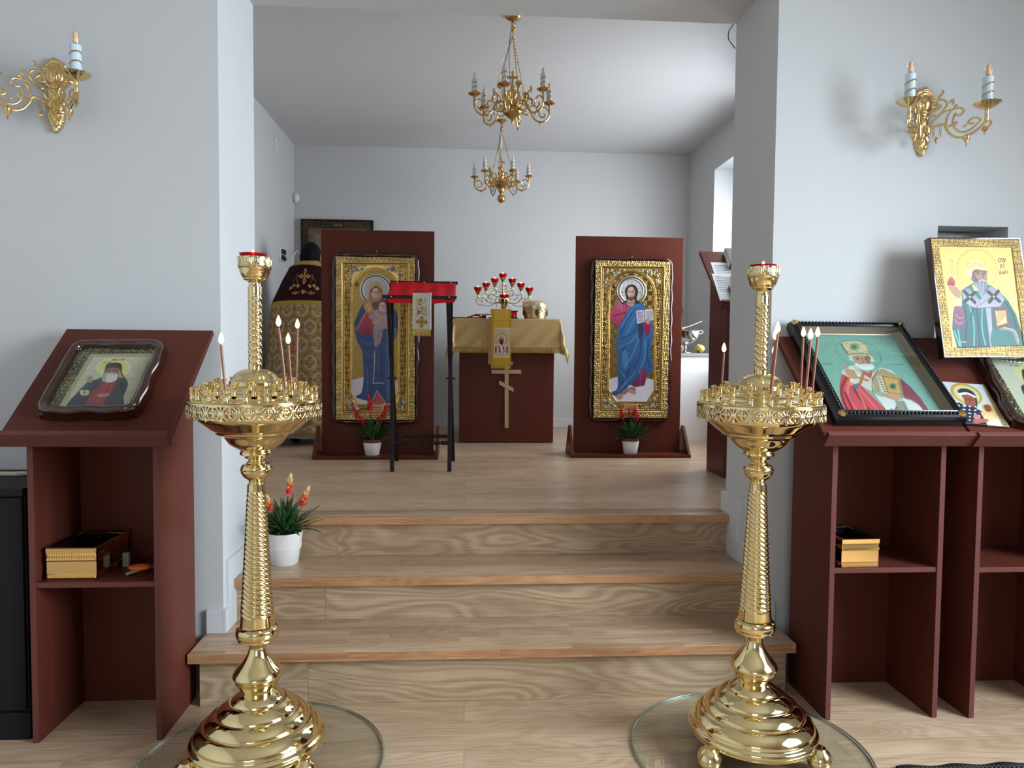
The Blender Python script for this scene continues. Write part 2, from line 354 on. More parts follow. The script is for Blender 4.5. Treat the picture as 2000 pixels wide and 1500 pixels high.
        rgba = np.ones((len(P), 4)); rgba[:base, :3] = cl; rgba[:base, 3] = mm.reshape(-1); rgba[base:, :3] = lin(side); rgba[base:, 3] = 0
        at_ = me.color_attributes.new('Col', 'FLOAT_COLOR', 'POINT'); at_.data.foreach_set('color', rgba.astype(np.float32).ravel())
        me.materials.append(MATS[m]); me.polygons.foreach_set('use_smooth', [i < len(F) for i in range(len(faces))]); me.update()
        o = bpy.data.objects.new(name, me); COL.objects.link(o)
        if parent: o.parent = parent
        return o
def wavy_frame(mb, w, h, wd, dp, amp=.006, lam=.11, rad=.02, seg=4, y0=0.0, inner=True, prof=8, wob=1.0):
    """bowed, rippling kiot moulding round an opening w x h (XZ plane, centre at 0, faces -Y)"""
    pts = []
    def side(ax, az, bx, bz, nx, nz):
        L = math.hypot(bx-ax, bz-az); n = max(8, int(L/.012))
        for i in range(n): t = i/n; pts.append((ax+(bx-ax)*t, az+(bz-az)*t, nx, nz, t*L, L))
    r = rad; W2, H2 = w/2, h/2
    cs = [((-W2+r, H2-r), PI/2, PI), ((-W2+r, -H2+r), PI, 1.5*PI), ((W2-r, -H2+r), 1.5*PI, 2*PI), ((W2-r, H2-r), 0, PI/2)]
    side(W2-r, H2, -W2+r, H2, 0, 1)
    def corner(c, a0, a1):
        for k in range(seg): a = a0+(a1-a0)*k/seg; pts.append((c[0]+r*math.cos(a), c[1]+r*math.sin(a), math.cos(a), math.sin(a), 0, 1))
    corner(*cs[0]); side(-W2, H2-r, -W2, -H2+r, -1, 0); corner(*cs[1]); side(-W2+r, -H2, W2-r, -H2, 0, -1); corner(*cs[2]); side(W2, -H2+r, W2, H2-r, 1, 0); corner(*cs[3])
    rows = []
    for (x, z, nx, nz, t, L) in pts:
        k = max(1, round(L/lam)); wv = math.sin(2*PI*t/L*k-PI/2)*amp*wob+(amp*.6 if L == 1 else 0)
        row = [(x, y0, z)]
        for j in range(prof+1):
            a = PI*j/prof; o = wd*(.5-.5*math.cos(a)); hgt = dp*(.35+.65*math.sin(a)**.8)
            oo = o+wv*(j/prof); row.append((x+nx*oo, y0-hgt+wv*.5*math.sin(a), z+nz*oo))
        row.append((x+nx*(wd+wv), y0, z+nz*(wd+wv))); rows.append(row)
    rows.append(rows[0]); mb.grid(rows)
# ------------------------------------------------------------------ the rooms
YW, YT = 2.79, 3.24; JL, JR = -.93, 1.21; SOF = 2.785
XL, XR, YB, ZC = -1.61, 2.126, 6.876, 3.20
NL, NR, NB = -2.7, 3.4, -3.2
Z1, Z2, Z3 = .206, .387, .567
m = MB(); m.box(NL, NR, NB, YW, -.1, 0); structure('floor', m, 'oak_floor', smooth=False)
m = MB(); m.box(XL, XR, 3.20, YB, Z3-.12, Z3); structure('floor_chancel', m, 'oak_floor', smooth=False)
m = MB(); m.box(NL-.2, NR+.2, NB-.2, YW+.2, 3.2, 3.35); structure('ceiling', m, 'ceiling_paint', smooth=False)
m = MB(); m.box(XL-.2, XR+.2, YT-.25, YB+.2, ZC, ZC+.15); structure('ceiling_chancel', m, 'ceiling_paint', smooth=False)
m = MB(); m.box(NL, JL, YW, YT, 0, 3.2); structure('wall_front_left', m, 'wall_paint', smooth=False)
m = MB(); nx0, nx1, nz0, nz1 = 1.887, 2.183, 1.36, 1.818
m.box(JR, nx0, YW, YT, 0, 3.2); m.box(nx1, NR, YW, YT, 0, 3.2); m.box(nx0, nx1, YW, YT, 0, nz0); m.box(nx0, nx1, YW, YT, nz1, 3.2); m.box(nx0, nx1, YW+.16, YT, nz0, nz1)
structure('wall_front_right', m, 'wall_paint', smooth=False)
o = boxo('wall_niche_door', 'gray_laminate', None, nx0+.004, nx1-.06, YW+.12, YW+.16, nz0, nz1-.012); tag(o, None, None, kind='structure')
m = MB(); m.box(JL, JR, YW, YT, SOF, 3.2); structure('wall_lintel', m, 'wall_paint', smooth=False)
m = MB(); m.box(NL-.2, NL, NB-.2, YW+.2, -.1, 3.2); structure('wall_left', m, 'wall_paint', smooth=False)
def wall_hole(name, fixed, along, z0, z1, hole, axis):
    """wall slab with a window opening; axis 'X' = slab normal to x"""
    a0, a1 = along; h0, h1, hz0, hz1 = hole; mb = MB()
    for (u0, u1, v0, v1) in ((a0, h0, z0, z1), (h1, a1, z0, z1), (h0, h1, z0, hz0), (h0, h1, hz1, z1)):
        if axis == 'X': mb.box(fixed[0], fixed[1], u0, u1, v0, v1)
        else: mb.box(u0, u1, fixed[0], fixed[1], v0, v1)
    structure(name, mb, 'wall_paint', smooth=False)
wall_hole('wall_right', (NR, NR+.2), (NB-.2, YT), -.1, 3.2, (-.5, 1.5, .85, 2.7), 'X')
wall_hole('wall_rear', (NB-.2, NB), (NL, NR), -.1, 3.2, (-1.4, .2, .8, 2.3), 'Y')
m = MB(); m.box(XL-.2, XL, YT, YB+.2, .3, ZC); structure('wall_chancel_left', m, 'wall_paint', smooth=False)
m = MB(); m.box(XL, XR, YB, YB+.2, .3, ZC); structure('wall_chancel_back', m, 'wall_paint', smooth=False)
wall_hole('wall_chancel_right', (XR, XR+.3), (YT, YB+.2), .3, ZC, (3.85, 6.13, 1.2, 2.875), 'X')
def window(n, axis, fixed, a0, a1, z0, z1, inward):
    """white casement: frame, pane, sill"""
    o = bpy.data.objects.new('window_%d' % n, None); COL.objects.link(o); o['kind'] = 'structure'
    def bx(mb, u0, u1, v0, v1, d0, d1):
        if axis == 'X': mb.box(min(d0, d1), max(d0, d1), u0, u1, v0, v1)
        else: mb.box(u0, u1, min(d0, d1), max(d0, d1), v0, v1)
    f = MB(); t = .05; d0, d1 = fixed, fixed+.05; mid = (a0+a1)/2
    for u0, u1, v0, v1 in ((a0, a0+t, z0, z1), (a1-t, a1, z0, z1), (a0, a1, z0, z0+t), (a0, a1, z1-t, z1), (mid-t/2, mid+t/2, z0, z1)): bx(f, u0, u1, v0, v1, d0, d1)
    build('window_frame', f, 'white_plastic', o, smooth=False)
    g = MB(); bx(g, a0+t, a1-t, z0+t, z1-t, fixed+.02, fixed+.026); build('pane', g, 'window_glass', o, smooth=False)
    s_ = MB(); bx(s_, a0-.03, a1+.03, z0-.025, z0, fixed, fixed+inward); build('window_sill', s_, 'white_plastic', o, smooth=False, bev=.003)
window(1, 'X', NR+.13, -.5, 1.5, .85, 2.7, -.2); window(2, 'Y', NB-.18, -1.4, .2, .8, 2.3, .24); window(3, 'X', XR+.24, 3.85, 6.13, 1.2, 2.875, -.28)
# skirting boards
def skirt(name, mb): structure(name, mb, 'skirting_paint', smooth=False, bev=.002)
m = MB(); m.box(XL, XR, YB-.014, YB, Z3, Z3+.085); skirt('baseboard_back', m)
m = MB(); m.box(XL, XL+.014, YT+.02, YB-.014, Z3, Z3+.085); skirt('baseboard_left', m)
m = MB(); m.box(XR-.014, XR, YT+.02, YB-.014, Z3, Z3+.085); skirt('baseboard_right', m)
prof = [(YW-.016, Z1), (YT+.02, Z1), (YT+.02, Z3+.09), (3.06, Z3+.09), (3.06, Z2+.09), (YW+.025, Z2+.09), (YW+.025, Z1+.09), (YW-.016, Z1+.09)]
m = MB(); m.prism(prof, JL-.002, JL+.016, 'YZ'); skirt('baseboard_jamb_left', m)
m = MB(); m.prism(prof, JR-.016, JR+.002, 'YZ'); skirt('baseboard_jamb_right', m)
m = MB(); m.box(-.99, JL-.002, YW-.016, YW, Z1, Z1+.09); m.box(NL, -.99, YW-.016, YW, 0, .09); skirt('baseboard_front_left', m)
m = MB(); m.box(JR+.002, 1.25, YW-.016, YW, Z1, Z1+.09); m.box(1.25, NR, YW-.016, YW, 0, .09); skirt('baseboard_front_right', m)
# the three steps
def step(y, z, h, x0, x1, rx0, rx1, yback, ylab):
    t = thing('stair_step', ((rx0+rx1)/2, y, z-h), ylab, 'step'); t['kind'] = 'structure'; cx = (rx0+rx1)/2
    mb = MB(); mb.box(rx0-cx, rx1-cx, 0, .018, 0, h-.036); build('riser', mb, 'oak_riser', t, smooth=False)
    mb = MB(); mb.box(x0-cx, x1-cx, -.03, yback-y, h-.036, h)
    mb.mi = [0, 0, 1, 1, 0, 1]; build('tread', mb, ['oak_tread', 'oak_edge'], t, smooth=False, bev=.0025)
    # side closing board of the lowest step
    mb = MB(); mb.box(rx0-cx, rx0-cx+.018, .018, min(.17, yback-y), 0, h-.036); mb.box(rx1-cx-.018, rx1-cx, .018, min(.17, yback-y), 0, h-.036); build('side_board', mb, 'oak_riser', t, smooth=False)
step(2.612, Z1, Z1, -.99, 1.25, -.957, 1.223, YW, 'lowest oak step running in front of both wall piers')
m = MB(); m.box(JL+.016, JR-.016, YW, 2.91, Z1-.036, Z1); structure('trim_1', m, 'oak_tread', smooth=False)
step(2.90, Z2, Z2-Z1, JL+.016, JR-.016, JL+.016, JR-.016, 3.19, 'middle oak step between the piers with the potted plant at its left end')
step(3.18, Z3, Z3-Z2, JL+.016, JR-.016, JL+.016, JR-.016, 3.29, 'top oak step at the edge of the raised floor')
# ------------------------------------------------------------------ lecterns
def lectern(cx, y, z, label, shelf_z=.54, plain_back=True, group=None):
    t = thing('lectern', (cx, y, z), label, 'lectern', group=group); w = .2065; th = .019; top = .525/2
    sl = math.radians(41); c, s = math.cos(sl), math.sin(sl); oy, oz = -.035, 1.005
    def zt(yy): return oz-.002+(yy-oy)*s/c
    side = [(0, 0), (.30, 0), (.30, zt(.30)), (0, zt(0))]
    for sx in (-1, 1):
        mb = MB(); a, b = sorted((sx*w, sx*(w-th))); mb.prism(side, a, b, 'YZ'); mb.mi = [0, 0, 0, 0, 0, 1]; build('side_panel', mb, ['mahogany', 'mahogany_edge'], t, smooth=False, bev=.001)
    boxo('back_panel', 'mahogany', t, -w+th, w-th, .282, .297, .0, zt(.282)-.01)
    mb = MB(); mb.box(-w+th, w-th, .004, .281, shelf_z-.018, shelf_z); mb.mi = [0, 0, 1, 0, 0, 0]; build('shelf', mb, ['mahogany', 'mahogany_edge'], t, smooth=False, bev=.001)
    R = Matrix.Translation((0, oy, oz)) @ Matrix.Rotation(sl, 4, 'X')
    mb = MB(R); mb.box(-top, top, 0, .53, 0, .019); build('desk_top', mb, 'mahogany', t, smooth=False, bev=.0015)
    mb = MB(R); mb.box(-top, top, -.019, 0, -.012, .045); mb.mi = [0, 1, 1, 0, 0, 0]; build('ledge', mb, ['mahogany', 'mahogany_edge'], t, smooth=False, bev=.0015)
    return t, Matrix.Translation((cx, y, z)) @ R @ Matrix.Translation((0, 0, .019))
LA, SA = lectern(-1.205, 2.39, 0, 'mahogany lectern with open shelf at left, carrying the wavy-framed icon of an elder in black', .533)
LB, SB = lectern(1.485, 2.41, 0, 'mahogany lectern carrying the black-framed green icon of a bishop', .546)
LC, SC_ = lectern(2.010, 2.40, 0, 'mahogany lectern cut by the right picture edge, carrying the tall gold icon', .546)
LD, SD = lectern(1.715, 4.085, Z3, 'mahogany lectern on the raised floor behind the right pier, with papers and books', .54)
# ------------------------------------------------------------------ big brass candle stands
YS = 2.236
def zr(y): return at(1475, y, Y=YS).z
PX = YS/1400*1.002
def candle_stand(loc, label, group):
    t = thing('candle_stand', loc, label, 'candle stand', group=group)
    mb = MB(); prof = [(0, .072), (.19, .070), (.2, .074), (.204, .083), (.201, .093), (.192, .1), (.19, .112), (.178, .128), (.165, .138), (.157, .14), (.155, .148), (.142, .163), (.127, .172), (.12, .174), (.117, .182), (.1, .197), (.086, .205), (.08, .206), (.077, .213), (.058, .228), (.044, .236), (.036, .24), (.034, .243)]
    mb.lathe(spl_prof(prof), n=96); build('base', mb, 'brass', t, ang=50)
    for px, py in feet_at:
        p = at(px, py, Z=.05); q = (p.x-.94, p.y-YS)
        mb = MB(); mb.lathe([(0, -.038), (.018, -.036), (.034, -.024), (.0375, -.014), (.035, -.005), (.0385, 0), (.036, .008), (.028, .02), (.022, .024), (.018, .03), (.0, .032)], (q[0], q[1], .05), 32); build('foot', mb, 'brass', t)
    P = lambda L: [(hw*PX, zr(y)) for y, hw in L][::-1]
    mb = MB(); mb.lathe(spl_prof([(.0, .242)]+P([(1208, 33), (1212, 39), (1219, 40.5), (1226, 40), (1229, 37), (1233, 37), (1236, 31), (1241, 22), (1247, 16), (1252, 16.5), (1262, 20), (1275, 29), (1288, 41), (1296, 46), (1301, 46.5), (1304, 44), (1310, 42.5), (1318, 37), (1328, 29), (1335, 24), (1339, 20.5), (1342, 22.5), (1349, 23), (1354, 20.5), (1357, 19)])), n=72); build('stem', mb, 'brass', t, ang=50)
    z0, z1 = zr(1207), zr(944); mb = MB(); rows = []
    def cone(n_s, pitch, z0, z1, r0, r1, amp, c0, c1, nth, nz):
        prof = []; 
        for k in range(nz+1):
            z = z0+(z1-z0)*k/nz; prof.append((r0+(r1-r0)*((k/nz)**.85), z))
        def fn(a, z, r):
            e = min(1, max(0, (z-(z0+c0))/.012))*min(1, max(0, ((z1-c1)-z)/.012))
            ph = (n_s*a+2*PI*z/pitch)/2
            return r*(1-amp*e)+amp*e*r*2*(abs(math.sin(ph))**.55)-amp*e*r*.6
        mb2 = MB(); mb2.lathe(prof, n=nth, fn=fn); return mb2
    build('twisted_column', cone(6, .0150, z0, z1, .0525, .0262, .075, .03, .02, 84, 300), 'brass', t, ang=75)
    mb = MB(); mb.lathe(spl_prof(P([(896, 20), (899, 14), (901, 14), (903, 17), (905, 18), (907, 24), (912, 28), (915.5, 28.5), (917, 30.5), (918.5, 28.5), (922, 28.5), (930, 24), (936, 17), (939, 14), (943, 14), (945, 17)])), n=48); build('knob', mb, 'brass', t, ang=50)
    mb = MB(); mb.lathe(spl_prof(P([(806, 112), (822, 104), (832, 92), (841, 81), (845, 74), (849, 72), (851, 66), (854, 60), (860, 55), (868, 49), (874, 41), (879, 33), (882, 27.5), (884, 29.5), (889, 29.5), (891, 25), (896, 20)])), n=96); build('bowl', mb, 'brass', t, ang=50)
    zt = TZ; mb = MB(); mb.lathe(spl_prof([(.186, zt-.05), (.193, zt-.004), (.194, zt), (.19, zt+.003), (.175, zt+.004), (.165, zt+.011), (.155, zt+.013), (.14, zt+.019), (.128, zt+.028), (.118, zt+.03), (.098, zt+.033), (.09, zt+.040), (.078, zt+.044), (.076, zt+.056), (.070, zt+.062), (.060, zt+.078), (.046, zt+.088), (.034, zt+.092), (.035, zr(752)), (.0345, zr(747)), (.028, zr(745)), (.016, zr(742)), (.0155, zr(737))]), n=96); build('tray', mb, 'brass', t, ang=45)
    # pierced skirt hanging from the tray rim
    mb = MB(); nu, nv, rep = 22, 20, 24; H = .052; vs = {}; vl = []; fl = []
    def pat(u, v):
        a = abs(u); r1 = math.hypot(u*1.0, (v-.5)*1.02)
        if v > .84: return True
        if .33 < r1 < .43 and not (a < .07 and v < .4): return True
        if max(a, 0) < .045 and .25 < v < .78 or abs(v-.52) < .05 and a < .24: return True
        if math.hypot(a-.2, v-.52) < .075 or math.hypot(a, v-.27) < .075 or math.hypot(a-.12, v-.66) < .06: return True
        if math.hypot(.5-a, v-.12) < .11 and not math.hypot(.5-a, v-.12) < .035: return True
        if .5-a < .06 and v > .1: return True
        return math.hypot(.5-a, v-.5) < .12
    for i in range(nu*rep):
        for j in range(nv):
            u = ((i % nu)+.5)/nu-.5; v = (j+.5)/nv
            if not pat(u, v): continue
            q = []
            for di, dj in ((0, 0), (1, 0), (1, 1), (0, 1)):
                k = ((i+di) % (nu*rep), j+dj)
                if k not in vs:
                    a = 2*PI*k[0]/(nu*rep); vs[k] = len(vl); vl.append((.1955*math.cos(a), .1955*math.sin(a), zt-.002-H+H*k[1]/nv))
                q.append(vs[k])
            fl.append(q)
    mb.add(vl, fl); build('pierced_skirt', mb, 'brass_pale', t, smooth=True, ang=60, solid=.0016)
    s0 = None
    for n, r, dz, ph in RINGS:
        for k in range(n):
            a = 2*PI*k/n+ph
            if s0 is None:
                mb = MB(); mb.lathe([(.0, 0), (.0075, 0), (.0085, .003), (.0075, .006), (.0072, .013), (.009, .015), (.009, .018), (.0072, .02), (.0075, .028), (.0092, .032), (.0092, .035), (.007, .035), (.0065, .02), (0, .02)], n=14); s = s0 = build('candle_socket', mb, 'brass', t)
            else: s = s0.copy(); COL.objects.link(s); s.parent = t
            s.location = (r*math.cos(a), r*math.sin(a), zt+dz)
    build('twisted_upper_column', cone(3, .0205, zr(737), zr(577), .0205, .0205, .09, .018, .02, 48, 150), 'brass', t, ang=75)
    mb = MB(); mb.lathe(spl_prof(P([(522, 29.5), (540, 30), (541, 31), (543, 29), (551, 27), (558, 23.5), (562, 20.5), (563.5, 21), (565, 19), (568, 12), (571, 11), (577, 11.5), (577.5, 13.5), (579, 13.6)])), n=60); build('cup', mb, 'brass', t, ang=45)
    mb = MB(); nv2 = 12; R0 = 30.3*PX; zz0, zz1 = zr(539), zr(521.5); rep2 = 12; nu2 = 14; vs = {}; vl = []; fl = []
    for i in range(nu2*rep2):
        for j in range(nv2):
            u = ((i % nu2)+.5)/nu2-.5; v = (j+.5)/nv2; rr = math.hypot(u*1.1, v-.5)
            ok = v < .12 or (.26 < rr < .42) or abs(u) > .43 and v < .85 or math.hypot(abs(u)-.2, v-.75) < .16 or rr < .1 or v > .9 and math.hypot(abs(u)-.2, v-.9) < .2
            if not ok: continue
            q = []
            for di, dj in ((0, 0), (1, 0), (1, 1), (0, 1)):
                k = ((i+di) % (nu2*rep2), j+dj)
                if k not in vs:
                    a = 2*PI*k[0]/(nu2*rep2); vs[k] = len(vl); vl.append((R0*math.cos(a), R0*math.sin(a), zz0+(zz1-zz0)*k[1]/nv2))
                q.append(vs[k])
            fl.append(q)
    mb.add(vl, fl); build('pierced_rim', mb, 'brass_pale', t, ang=60, solid=.0012)
    return t
def spl_prof(L, n=3):
    out = []
    for i in range(len(L)-1):
        p0 = L[max(i-1, 0)]; p1 = L[i]; p2 = L[i+1]; p3 = L[min(i+2, len(L)-1)]
        for k in range(n):
            t = k/n; q = []
            for d in (0, 1):
                # gentle Catmull-Rom, so that steps stay crisp
                v = p1[d]*(1-t)+p2[d]*t; c = .5*((2*p1[d])+(-p0[d]+p2[d])*t+(2*p0[d]-5*p1[d]+4*p2[d]-p3[d])*t*t+(-p0[d]+3*p1[d]-3*p2[d]+p3[d])*t**3); q.append(v*.45+c*.55)
            out.append((max(q[0], 0), q[1]))
    return out+[L[-1]]
feet_at = ((1386, 1478), (1600, 1478)); TZ = at(1470, 796, Y=2.045).z
RINGS = ((20, .178, .004, .08), (16, .146, .018, .2), (8, .112, .032, .1))
# a third and fourth foot at the back
S1 = candle_stand((.94, YS, .012), 'brass church candle stand at right with seven lit tapers, beside the bishop icon', 'brass candle stands')
for o in [c for c in S1.children if c.name.startswith('foot')]:
    if o.name != 'foot': continue
    c = o.copy(); COL.objects.link(c); c.parent = S1; fa = [math.atan2(at(x_, y_, Z=.05).y-YS, at(x_, y_, Z=.05).x-.94) for x_, y_ in feet_at]; c.rotation_euler = (0, 0, PI+(fa[1]-fa[0])/2)
S1.location.z = 0
S2 = copy_tree(S1); S2.location = (-.643, YS+.002, 0.004); S2.rotation_euler = (0, 0, .05); S2['label'] = 'brass church candle stand at left with four lit tapers, before the left pier'
for x, y, lab in ((.932, 2.235, 'round clear glass sheet on the floor under the right candle stand'), (-.633, 2.238, 'round clear glass sheet on the floor under the left candle stand')):
    t = thing('glass_disc', (x, y, 0), lab, 'glass disc', group='glass discs under the candle stands')
    mb = MB(); mb.lathe([(0, .002), (.378, .002), (.378, .010), (0, .010)], n=120); build('sheet', mb, 'disc_glass', t, ang=30)
    mb = MB(); mb.lathe([(.378, .0015), (.3805, .003), (.3812, .006), (.3805, .009), (.378, .0105)], n=120, cap=False); build('polished_edge', mb, 'glass_edge', t)
# red votive cups and their flames
def flame(parent, loc, h=.017, r=.0042, m='flame', tilt=(0, 0)):
    mb = MB(Matrix.Translation(loc)); prof = [(0, 0), (r*.55, h*.08), (r*.95, h*.25), (r, h*.36), (r*.85, h*.55), (r*.5, h*.78), (r*.18, h*.94), (0, h)]
    mb.lathe(prof, n=12); return build('flame', mb, m, parent)
def votive(loc, r, h, label, name='votive_glass', group=None):
    t = thing(name, loc, label, 'votive light', group=group)
    mb = MB(); mb.lathe([(0, 0), (r*.62, 0), (r*.8, h*.5), (r, h), (r*.95, h), (r*.75, h*.5), (r*.58, h*.08), (0, h*.08)], n=32); build('cup', mb, 'red_glass', t)
    mb = MB(); mb.lathe([(0, h*.1), (r*.6, h*.1), (r*.72, h*.4), (0, h*.4)], n=24); build('wax', mb, 'maroon_leather', t)
    flame(t, (0, 0, h*.80), .020, .0048, 'flame_votive'); return t
votive((.94+.0, YS, zr(536)), 25.5*PX, zr(517.5)-zr(536), 'lit red glass lamp in the cup on top of the right candle stand')
votive((-.648, YS+.002, zr(536)+.006), 25.5*PX, zr(516)-zr(536), 'lit red glass lamp in the cup on top of the left candle stand')
# tapers
def taper(stand, rz, bpx, bpy, fpx, fpy, label, r=.0038, bend=0):
    S = stand.location; best = None
    for n, rr, dz, ph in RINGS:
        for k in range(n):
            a = 2*PI*k/n+ph+rz; q = Vector((S.x+rr*math.cos(a), S.y+rr*math.sin(a), S.z+TZ+dz+.021)); key = (q.x, q.y)
            sx_, sy_ = pix(q+Vector((0, 0, .012))); scr = abs(sx_-bpx)+abs(sy_-bpy)*.45
            if (round(q.x, 3), round(q.y, 3)) in used: continue
            if best is None or scr < best[0]: best = (scr, q)
    q = best[1]; used.add((round(q.x, 3), round(q.y, 3))); top = at(fpx, fpy+10, Y=q.y)
    t = thing('taper_candle', q, label, 'candle', group='burning tapers on the brass stands'); d = top-q
    pts = [d*k/8+Vector((math.sin(PI*k/8)*bend, 0, 0)) for k in range(9)]
    mb = MB(); mb.tube(pts, r, 10); build('wax_stick', mb, 'wax', t)
    mb = MB(); mb.tube([d, d+Vector((.0004, 0, .006))], .0007, 6); build('wick', mb, 'wick', t)
    flame(t, d+Vector((0, 0, .003)), .034, .0072)
used = set(); R_ = 0.0; 
taper(S2, .05, 437, 760, 432, 664, 'short dark taper burning alone at the left of the left stand')
taper(S2, .05, 556, 762, 544, 630, 'tall leaning taper, leftmost of three on the right of the left stand', bend=.002)
taper(S2, .05, 565, 764, 563, 664, 'shortest taper, between the two taller ones on the left stand')
taper(S2, .05, 580, 770, 581, 634, 'tall upright taper, rightmost on the left stand')
taper(S1, 0, 1416, 776, 1414, 680, 'lone taper at the left of the right stand')
taper(S1, 0, 1514, 768, 1519, 642, 'tallest taper in the middle cluster of the right stand')
taper(S1, 0, 1511, 772, 1514, 656, 'slightly shorter taper behind the tallest one in the middle cluster of the right stand')
taper(S1, 0, 1506, 776, 1512, 684, 'shortest taper in the middle cluster of the right stand')
taper(S1, 0, 1560, 776, 1569, 650, 'left one of the three tapers before the bishop icon')
taper(S1, 0, 1574, 780, 1583, 655, 'middle, slightly lower one of the three tapers before the bishop icon')
taper(S1, 0, 1586, 782, 1597, 650, 'right one of the three tapers before the bishop icon')
# ------------------------------------------------------------------ icons: what is painted and embossed on each
GOLD = (230, 198, 128); GD = (150, 105, 45)
SK, SKD = (196, 150, 128), (140, 96, 80)
def face(A, cx, cy, w, h, skin=SK, dark=SKD, beard=None, look=0, brow=(60, 40, 35)):
    """an icon face: oval, brows, eyes, nose, mouth"""
    A.ell(cx, cy, w, h, skin); A.ell(cx+w*.62, cy+h*.1, w*.36, h*.8, dark, a=.35)
    for sx in (-1, 1):
        ex = cx+sx*w*.42+look*w; A.ell(ex, cy-h*.08, w*.27, h*.12, dark, a=.7); A.ell(ex, cy-h*.08, w*.17, h*.065, (235, 225, 215)); A.ell(ex+look*w*.2, cy-h*.08, w*.10, h*.07, (30, 22, 20))
        A.line([(ex-w*.28, cy-h*.2), (ex, cy-h*.29), (ex+w*.28, cy-h*.21)], h*.065, brow)
    nx = cx+look*w; A.line([(nx+w*.04, cy-h*.2), (nx+w*.10, cy+h*.22)], w*.10, dark, a=.7); A.line([(nx-w*.12, cy+h*.27), (nx+w*.14, cy+h*.27)], h*.05, dark)
    A.line([(nx-w*.25, cy+h*.5), (nx, cy+h*.47), (nx+w*.25, cy+h*.5)], h*.075, (150, 70, 65))
def folds(A, M, lines, w, light, dark):
    A.clip = M
    for i, L in enumerate(lines): A.line(L, w, dark if i % 2 else light, a=.6)
    A.clip = None
def hand(A, pts, fingers, w, c=SK, d=SKD):
    A.poly(pts, c)
    for f in fingers: A.line(f, w, c); A.line([(p[0]+w*.45, p[1]+w*.3) for p in f], w*.18, d)
def lettering(A, x, y, h, w, text, c, gap=.25, lw=.16):
    """simple strokes for Church letters; each glyph in a unit box"""
    G = {'C': [[(.9, .1), (.3, .05), (.05, .5), (.3, .95), (.9, .9)]], 'П': [[(.05, 1), (.05, 0)], [(.05, .03), (.95, .03)], [(.95, 0), (.95, 1)]], 'У': [[(.05, 0), (.5, .6)], [(.95, 0), (.4, 1)]],
         'V': [[(.05, 0), (.5, 1), (.95, 0)]], 'Р': [[(.1, 0), (.1, 1)], [(.1, .05), (.8, .05), (.85, .45), (.1, .55)]], 'І': [[(.5, 0), (.5, 1)], [(.4, -.22), (.45, -.2)], [(.6, -.22), (.65, -.2)]],
         'Д': [[(.3, .9), (.5, 0), (.75, .9)], [(.0, .92), (1, .92)], [(.05, .9), (.05, 1.15)], [(.95, .9), (.95, 1.15)]], 'W': [[(.05, .1), (.1, .85), (.35, .95), (.5, .5), (.65, .95), (.9, .85), (.95, .1)]],
         'Н': [[(.05, 0), (.05, 1)], [(.95, 0), (.95, 1)], [(.05, .5), (.95, .5)]], 'И': [[(.05, 0), (.05, 1)], [(.95, 0), (.95, 1)], [(.05, .9), (.95, .15)]], 'О': [[(.5, 0), (.05, .5), (.5, 1), (.95, .5), (.5, 0)]],
         'А': [[(.0, 1), (.5, 0), (1, 1)], [(.2, .65), (.8, .65)]], 'Т': [[(0, .03), (1, .03)], [(.5, 0), (.5, 1)]], 'К': [[(.05, 0), (.05, 1)], [(.95, 0), (.1, .5), (.95, 1)]], 'Л': [[(0, 1), (.5, 0), (1, 1)]],
         'Г': [[(.05, 1), (.05, 0)], [(.05, .03), (.9, .03)]], 'Е': [[(.95, .03), (.05, .03), (.05, .97), (.95, .97)], [(.05, .5), (.8, .5)]], 'Ь': [[(.1, 0), (.1, 1), (.85, .95), (.85, .5), (.1, .5)]], 'Я': [[(.9, 0), (.9, 1)], [(.9, .5), (.1, .45), (.15, .03), (.9, .03)], [(.6, .5), (.05, 1)]],
         'Б': [[(.9, .03), (.08, .03), (.08, .97), (.85, .92), (.85, .5), (.1, .48)]], 'В': [[(.08, 0), (.08, 1), (.85, .95), (.8, .52), (.1, .5)], [(.1, .03), (.7, .05), (.7, .48)]], 'М': [[(0, 1), (.1, 0), (.5, .7), (.9, 0), (1, 1)]], '.': [[(.4, .9), (.6, .95)]], ' ': []}
    G['С'] = G['C']
    for i, ch in enumerate(text):
        for L in G.get(ch, [[(.1, 0), (.1, 1)], [(.1, .5), (.9, .2)]]): A.line([(x+(i*(1+gap)+p[0])*w, y+p[1]*h) for p in L], h*lw, c, smooth=False, m=0)
def crosses(A, cx, cy, s, c, rot=0):
    for a in (rot, rot+PI/2):
        A.line([(cx-s*math.cos(a), cy-s*math.sin(a)), (cx+s*math.cos(a), cy+s*math.sin(a))], s*.42, c, smooth=False)
